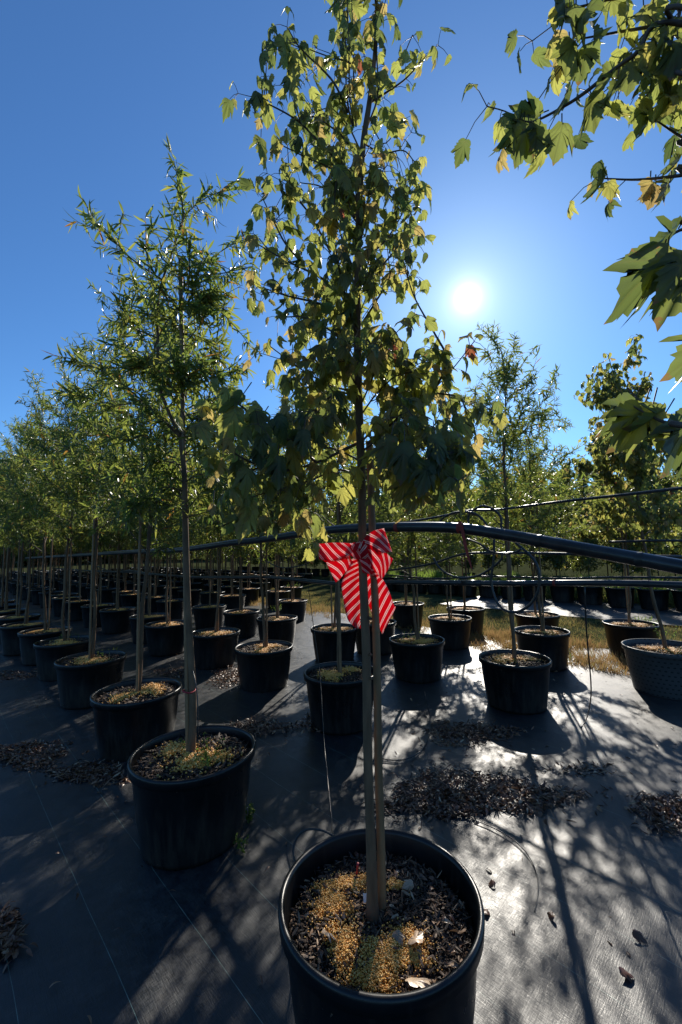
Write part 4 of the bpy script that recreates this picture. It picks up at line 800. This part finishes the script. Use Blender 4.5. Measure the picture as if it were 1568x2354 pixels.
dry_leaf(908, 2150, .375, .035, .9, 'small pale leaf right of the trunk shadow, front pot', 5)
dry_leaf(950, 2038, .38, .032, .95, 'tiny star shaped leaf at the back right of the front pot', 6)
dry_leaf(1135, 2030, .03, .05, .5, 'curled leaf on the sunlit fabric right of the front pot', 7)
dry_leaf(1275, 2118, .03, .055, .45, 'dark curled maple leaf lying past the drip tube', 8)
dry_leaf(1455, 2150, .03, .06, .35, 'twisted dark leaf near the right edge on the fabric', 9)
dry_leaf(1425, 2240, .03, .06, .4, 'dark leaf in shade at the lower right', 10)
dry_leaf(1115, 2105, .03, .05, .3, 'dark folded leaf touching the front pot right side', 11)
dry_leaf(130, 1965, .03, .03, .7, 'light curled leaf on the left fabric', 12)

def weed(px, py, z, h, k, label, seed, spread=.05):
    q = np.random.default_rng(seed); g = G(px, py, z); b = MB(); cr = Crown()
    for i in range(k):
        a = q.uniform(0, 6.3); r_ = q.uniform(0, spread); p0 = np.array([r_ * math.cos(a), r_ * math.sin(a), 0]); P = branch_path(p0, a, R(q.uniform(50, 85)), h * q.uniform(.4, 1), q, .1, 4, .15); b.tube(P, .0009, 3, False)
        for p in P[1:]:
            for c in range(4): cr.p.append(p); cr.a.append(nrm(q.normal(0, 1, 3) + [0, 0, .2])); cr.n.append(nrm(q.normal(0, .4, 3) + [0, 0, 1])); cr.s.append(q.uniform(.008, .018)); cr.t.append(q.random())
    e = obj('weed', None, None, tuple(g)); tag(e, label, 'weed'); obj('stem', b.mesh('stem', M['weed']), e); obj('foliage', crown_mesh(cr, [lance(.6, .3, .1, .05)], M['weed'], q), e)
weed(470, 1765, .38, .16, 16, 'feathery green weed beside the front left trunk', 1, .06)
weed(425, 1740, .38, .09, 6, 'small leafy weed left of the front left trunk', 2, .03)
weed(500, 1750, .38, .06, 14, 'low weed mat at the right of the front left pot', 3, .07)
weed(568, 1885, .02, .07, 12, 'weed tuft at the foot of the front left pot', 4, .05)
weed(545, 1945, .02, .05, 10, 'flat weed on the fabric below the front left pot', 14, .06)
weed(150, 1472, .38, .07, 30, 'weeds carpeting the fourth left pot', 5, .2)
weed(240, 1508, .38, .08, 12, 'weed sprigs in the third left pot', 6, .15)
weed(955, 1468, .38, .07, 40, 'clover covering the pot right of the bow', 7, .2)
weed(1003, 1560, .02, .12, 10, 'weed tuft right of the clover pot foot', 8, .05)
weed(1302, 1520, .02, .12, 10, 'pale weed at the foot of the pot by the dry grass', 9, .06)
weed(1475, 1430, .38, .10, 26, 'long grass in the twin-stem maple pot', 10, .18)
weed(770, 1560, .38, .05, 14, 'sprigs in the pot directly behind the front tree', 11, .15)
weed(640, 1405, .38, .16, 10, 'green shoots in the third-row pot left of the bow', 12, .1)
weed(675, 1350, .40, .14, 26, 'green tuft in the smaller fifth-row pot', 13, .18)
weed(1525, 1470, .40, .22, 8, 'thin twiggy weed in the grey basket pot', 15, .16)

BLADE = ([(-.03, 0, 0), (.03, 0, 0), (.022, .5, .04), (-.022, .5, .04), (0, 1, .2)], [[0, 1, 2, 3], [3, 2, 4]])
def grass(name, label, u0, u1, n0, n1, k, h, tmean, seed, mask=None):
    q = np.random.default_rng(seed); u = q.uniform(u0, u1, k); n_ = q.uniform(n0, n1, k)
    cl = np.sin(u * 2.3 + seed) * np.cos(n_ * 2.9) + .5 * np.sin(u * 6.1 + n_ * 5) + .4 * np.sin(u * 13 - n_ * 11); keep = cl + q.normal(0, .5, k) > (-.3 if mask is None else mask); u = u[keep]; n_ = n_[keep]; cl = cl[keep]; k = len(u)
    P = np.column_stack([RU[0] * u + RN[0] * n_, RU[1] * u + RN[1] * n_, np.full(k, .0)]); ax = nrm(q.normal(0, .55, (k, 3)) + [0, 0, 1]); a = q.uniform(0, 6.3, k)
    me = merge(name, [inst('', BLADE, P, ax, np.stack([np.cos(a), np.sin(a), 0 * a], 1), h * q.uniform(.5, 1.3, k) * (1 + .4 * np.clip(cl, 0, 1)), np.clip(q.normal(tmean, .2, k), 0, 1), None)], M['grass'])
    return tag(obj(name, me), label, 'grass', None, 'stuff')
grass('grass', 'yellow green grass strip between the pot beds', -9, 14, 6.55, 9.4, 60000, .055, .6, 1, -.8)
grass('dry_grass', 'tall brown dead grass along the fabric edge', -1.5, 3.6, 5.5, 6.9, 26000, .11, .92, 2, -.1)
grass('dry_grass', 'brown dead grass tufts behind the third row left of the bow', 3.5, 12, 6.0, 7.2, 14000, .10, .85, 3, .1)
grass('dry_grass', 'dry tuft beside the grey basket pot', -.45, -.2, 4.75, 5.1, 500, .09, .95, 4, -2)

# ------------------------------------------------------------------ the bed beyond: black pots with low plants, tall stock behind
q = np.random.default_rng(300)
k = 240; a = q.uniform(0, 6.3, k); SPK = merge('foliage', [inst('', lance(.035, .35, .1, .01), np.column_stack([disc_pts(k, .16, q), np.full(k, .36)]), nrm(np.stack([np.cos(a), np.sin(a), q.uniform(.6, 3, k)], 1)), nrm(q.normal(0, 1, (k, 3))), q.uniform(.18, .42, k), q.uniform(.1, .6, k), None)], M['weed'], True)
c3 = 0
for r_, (nn, u0, u1, stp) in enumerate([(10.1, -9.5, -1.0, .62), (10.75, -9.6, 0.5, .62), (11.4, -10, 12, .62)]):
    u = u0
    while u < u1:
        x, y = RU * u + RN * (nn + q.normal(0, .04)); u += stp + q.normal(0, .02)
        if y < 1 or abs(x) / y > .95: continue
        e = obj('potted_grass', None, None, (x, y, .014), q.uniform(0, 6.3)); tag(e, ['black pot with spiky low plant in the front line beyond the grass', 'black pot with spiky low plant in the middle line beyond the grass', 'black pot with spiky low plant in the rear line beyond the grass'][r_], 'potted plant', ['front line of low potted plants', 'middle line of low potted plants', 'rear line of low potted plants'][r_])
        po = obj('pot', POT[c3 % 3], e, sc=(.95, .95, 1.05)); obj('soil', SOIL[0], po); obj('foliage', SPK, e, sc=q.uniform(.8, 1.15)); c3 += 1
def bed_tree(seed, H=4.0, base=.9, rad=.55, kk=5200, lsz=(.06, .11)):
    q = np.random.default_rng(seed); tb = MB(); zs = np.linspace(.3, H, 8); T = np.column_stack([np.cumsum(q.normal(0, .02, 8)), np.cumsum(q.normal(0, .02, 8)), zs]); tb.tube(T, np.linspace(.02, .004, 8), 6)
    cr = Crown(); bb = MB()
    nbr = 42
    for i in range(nbr):
        f = (i + q.random()) / nbr; z = base + (H - .2 - base) * f; j = np.interp(z, zs, np.arange(8)); p0 = T[int(j)] * (1 - j % 1) + T[min(7, int(j) + 1)] * (j % 1); ln = rad * (1 - f * .75) * q.uniform(.6, 1.2); P = branch_path(p0, i * 2.4, R(q.uniform(5, 50)), ln, q, .3); bb.tube(P, np.linspace(.006, .0015, len(P)), 3, False)
        k2 = kk // nbr; t = q.uniform(.2, 1, k2) * (len(P) - 1); ii = np.minimum(t.astype(int), len(P) - 2); pp = P[ii] + (P[ii + 1] - P[ii]) * (t - ii)[:, None] + q.normal(0, .07, (k2, 3)) * (rad / .55)
        for p in pp: cr.p.append(p); cr.a.append(nrm(q.normal(0, 1, 3) + [0, 0, -.3])); cr.n.append(nrm(q.normal(0, .7, 3) + [0, 0, .6])); cr.s.append(q.uniform(*lsz)); cr.t.append(np.clip(q.normal(.4, .25), 0, 1))
    return tb.mesh('trunk', M['bark']), bb.mesh('branches', M['twig']), crown_mesh(cr, [lance(.4, .3, .1, .05), lance(.35, -.2, .1, .08)], M['bed_leaf'], q)
BT = [bed_tree(401, 4.1, .6), bed_tree(402, 3.7, .55, .52), bed_tree(403, 4.4, .7, .62)]
for r_, (nn, u0, u1, stp) in enumerate([(15.2, -18, 26, .85), (16.4, -19, 32, .95), (18, -20, 38, 1.15), (20.5, -22, 50, 1.6)]):
    u = u0
    while u < u1:
        x, y = RU * u + RN * (nn + q.normal(0, .1)); u += stp * q.uniform(.85, 1.15)
        if y < 1 or x / y > 1.0 or x / y < -.9: continue
        T = BT[q.integers(0, 3)]
        wd_, ht_ = ['nearest', 'second', 'third', 'rearmost'][r_], q.uniform(.82, 1.1) * (1 + .05 * r_)
        e = obj('bed_tree', None, None, (x, y, .014), q.uniform(0, 6.3)); tag(e, 'bushy small-leaved nursery tree in the %s line beyond the grass strip' % wd_, 'tree', 'bushy trees, %s line beyond the grass' % wd_)
        for nme, mm_ in zip(('trunk', 'branches', 'foliage'), T): obj(nme, mm_, e, sc=(1, 1, ht_))
        if r_ == 0: po = obj('pot', POT[0], e, sc=(.8, .8, .9)); obj('soil', SOIL[1], po, sc=1)
grass('low_plants', 'low green plants massed behind the front lines of pots', -14, 6, 11.8, 15.0, 30000, .42, .25, 9, -1.5)
# woods on the rise far behind
def woods():
    q = np.random.default_rng(500); P = []; tm = []
    for i in range(200):
        a = R(q.uniform(-56, 52)); d = q.uniform(70, 110); x, y = d * math.sin(a), d * math.cos(a); H = (7 + 5 * q.random()) * (1 if a < R(10) else 1.25) ; r = q.uniform(3, 5); kk = 420
        v = nrm(q.normal(0, 1, (kk, 3))) * q.uniform(.55, 1, (kk, 1)) * [r, r, H * .45]; P.append(v + [x, y, H * .46]); tm.append(np.full(kk, q.uniform(.2, .95)))
    P = np.concatenate(P); t = np.clip(np.concatenate(tm) + q.normal(0, .1, len(P)), 0, 1); k = len(P)
    me = merge('far_woods', [inst('', ([(-.5, -.4, 0), (.4, -.5, .2), (.5, .4, 0), (-.3, .5, .25), (0, 0, .3)], [[0, 1, 4], [1, 2, 4], [2, 3, 4], [3, 0, 4]]), P, nrm(q.normal(0, 1, (k, 3))), nrm(q.normal(0, 1, (k, 3))), q.uniform(.5, 1.2, k), t, None)], M['bed_leaf'])
    tag(obj('far_woods', me), 'distant wooded ridge beyond the nursery', 'woods', None, 'stuff')
woods()
pp = PY(1307, 1065, 40); b = MB(); b.tube([(pp[0], 40, -.1), (pp[0] - .05, 40, pp[2])], [.17, .12], 10); cb = MB(); cb.tube([(pp[0] + .1, 40, pp[2] - .9), (pp[0] + .9, 40, pp[2] - 1.7)], .05, 6)
e = obj('utility_pole', b.mesh('utility_pole', M['pole'])); tag(e, 'bare wooden utility pole rising beyond the trees on the right', 'utility pole'); obj('brace', cb.mesh('brace', M['pole']), e)
print('objects', len(bpy.data.objects), 'far', far_n)
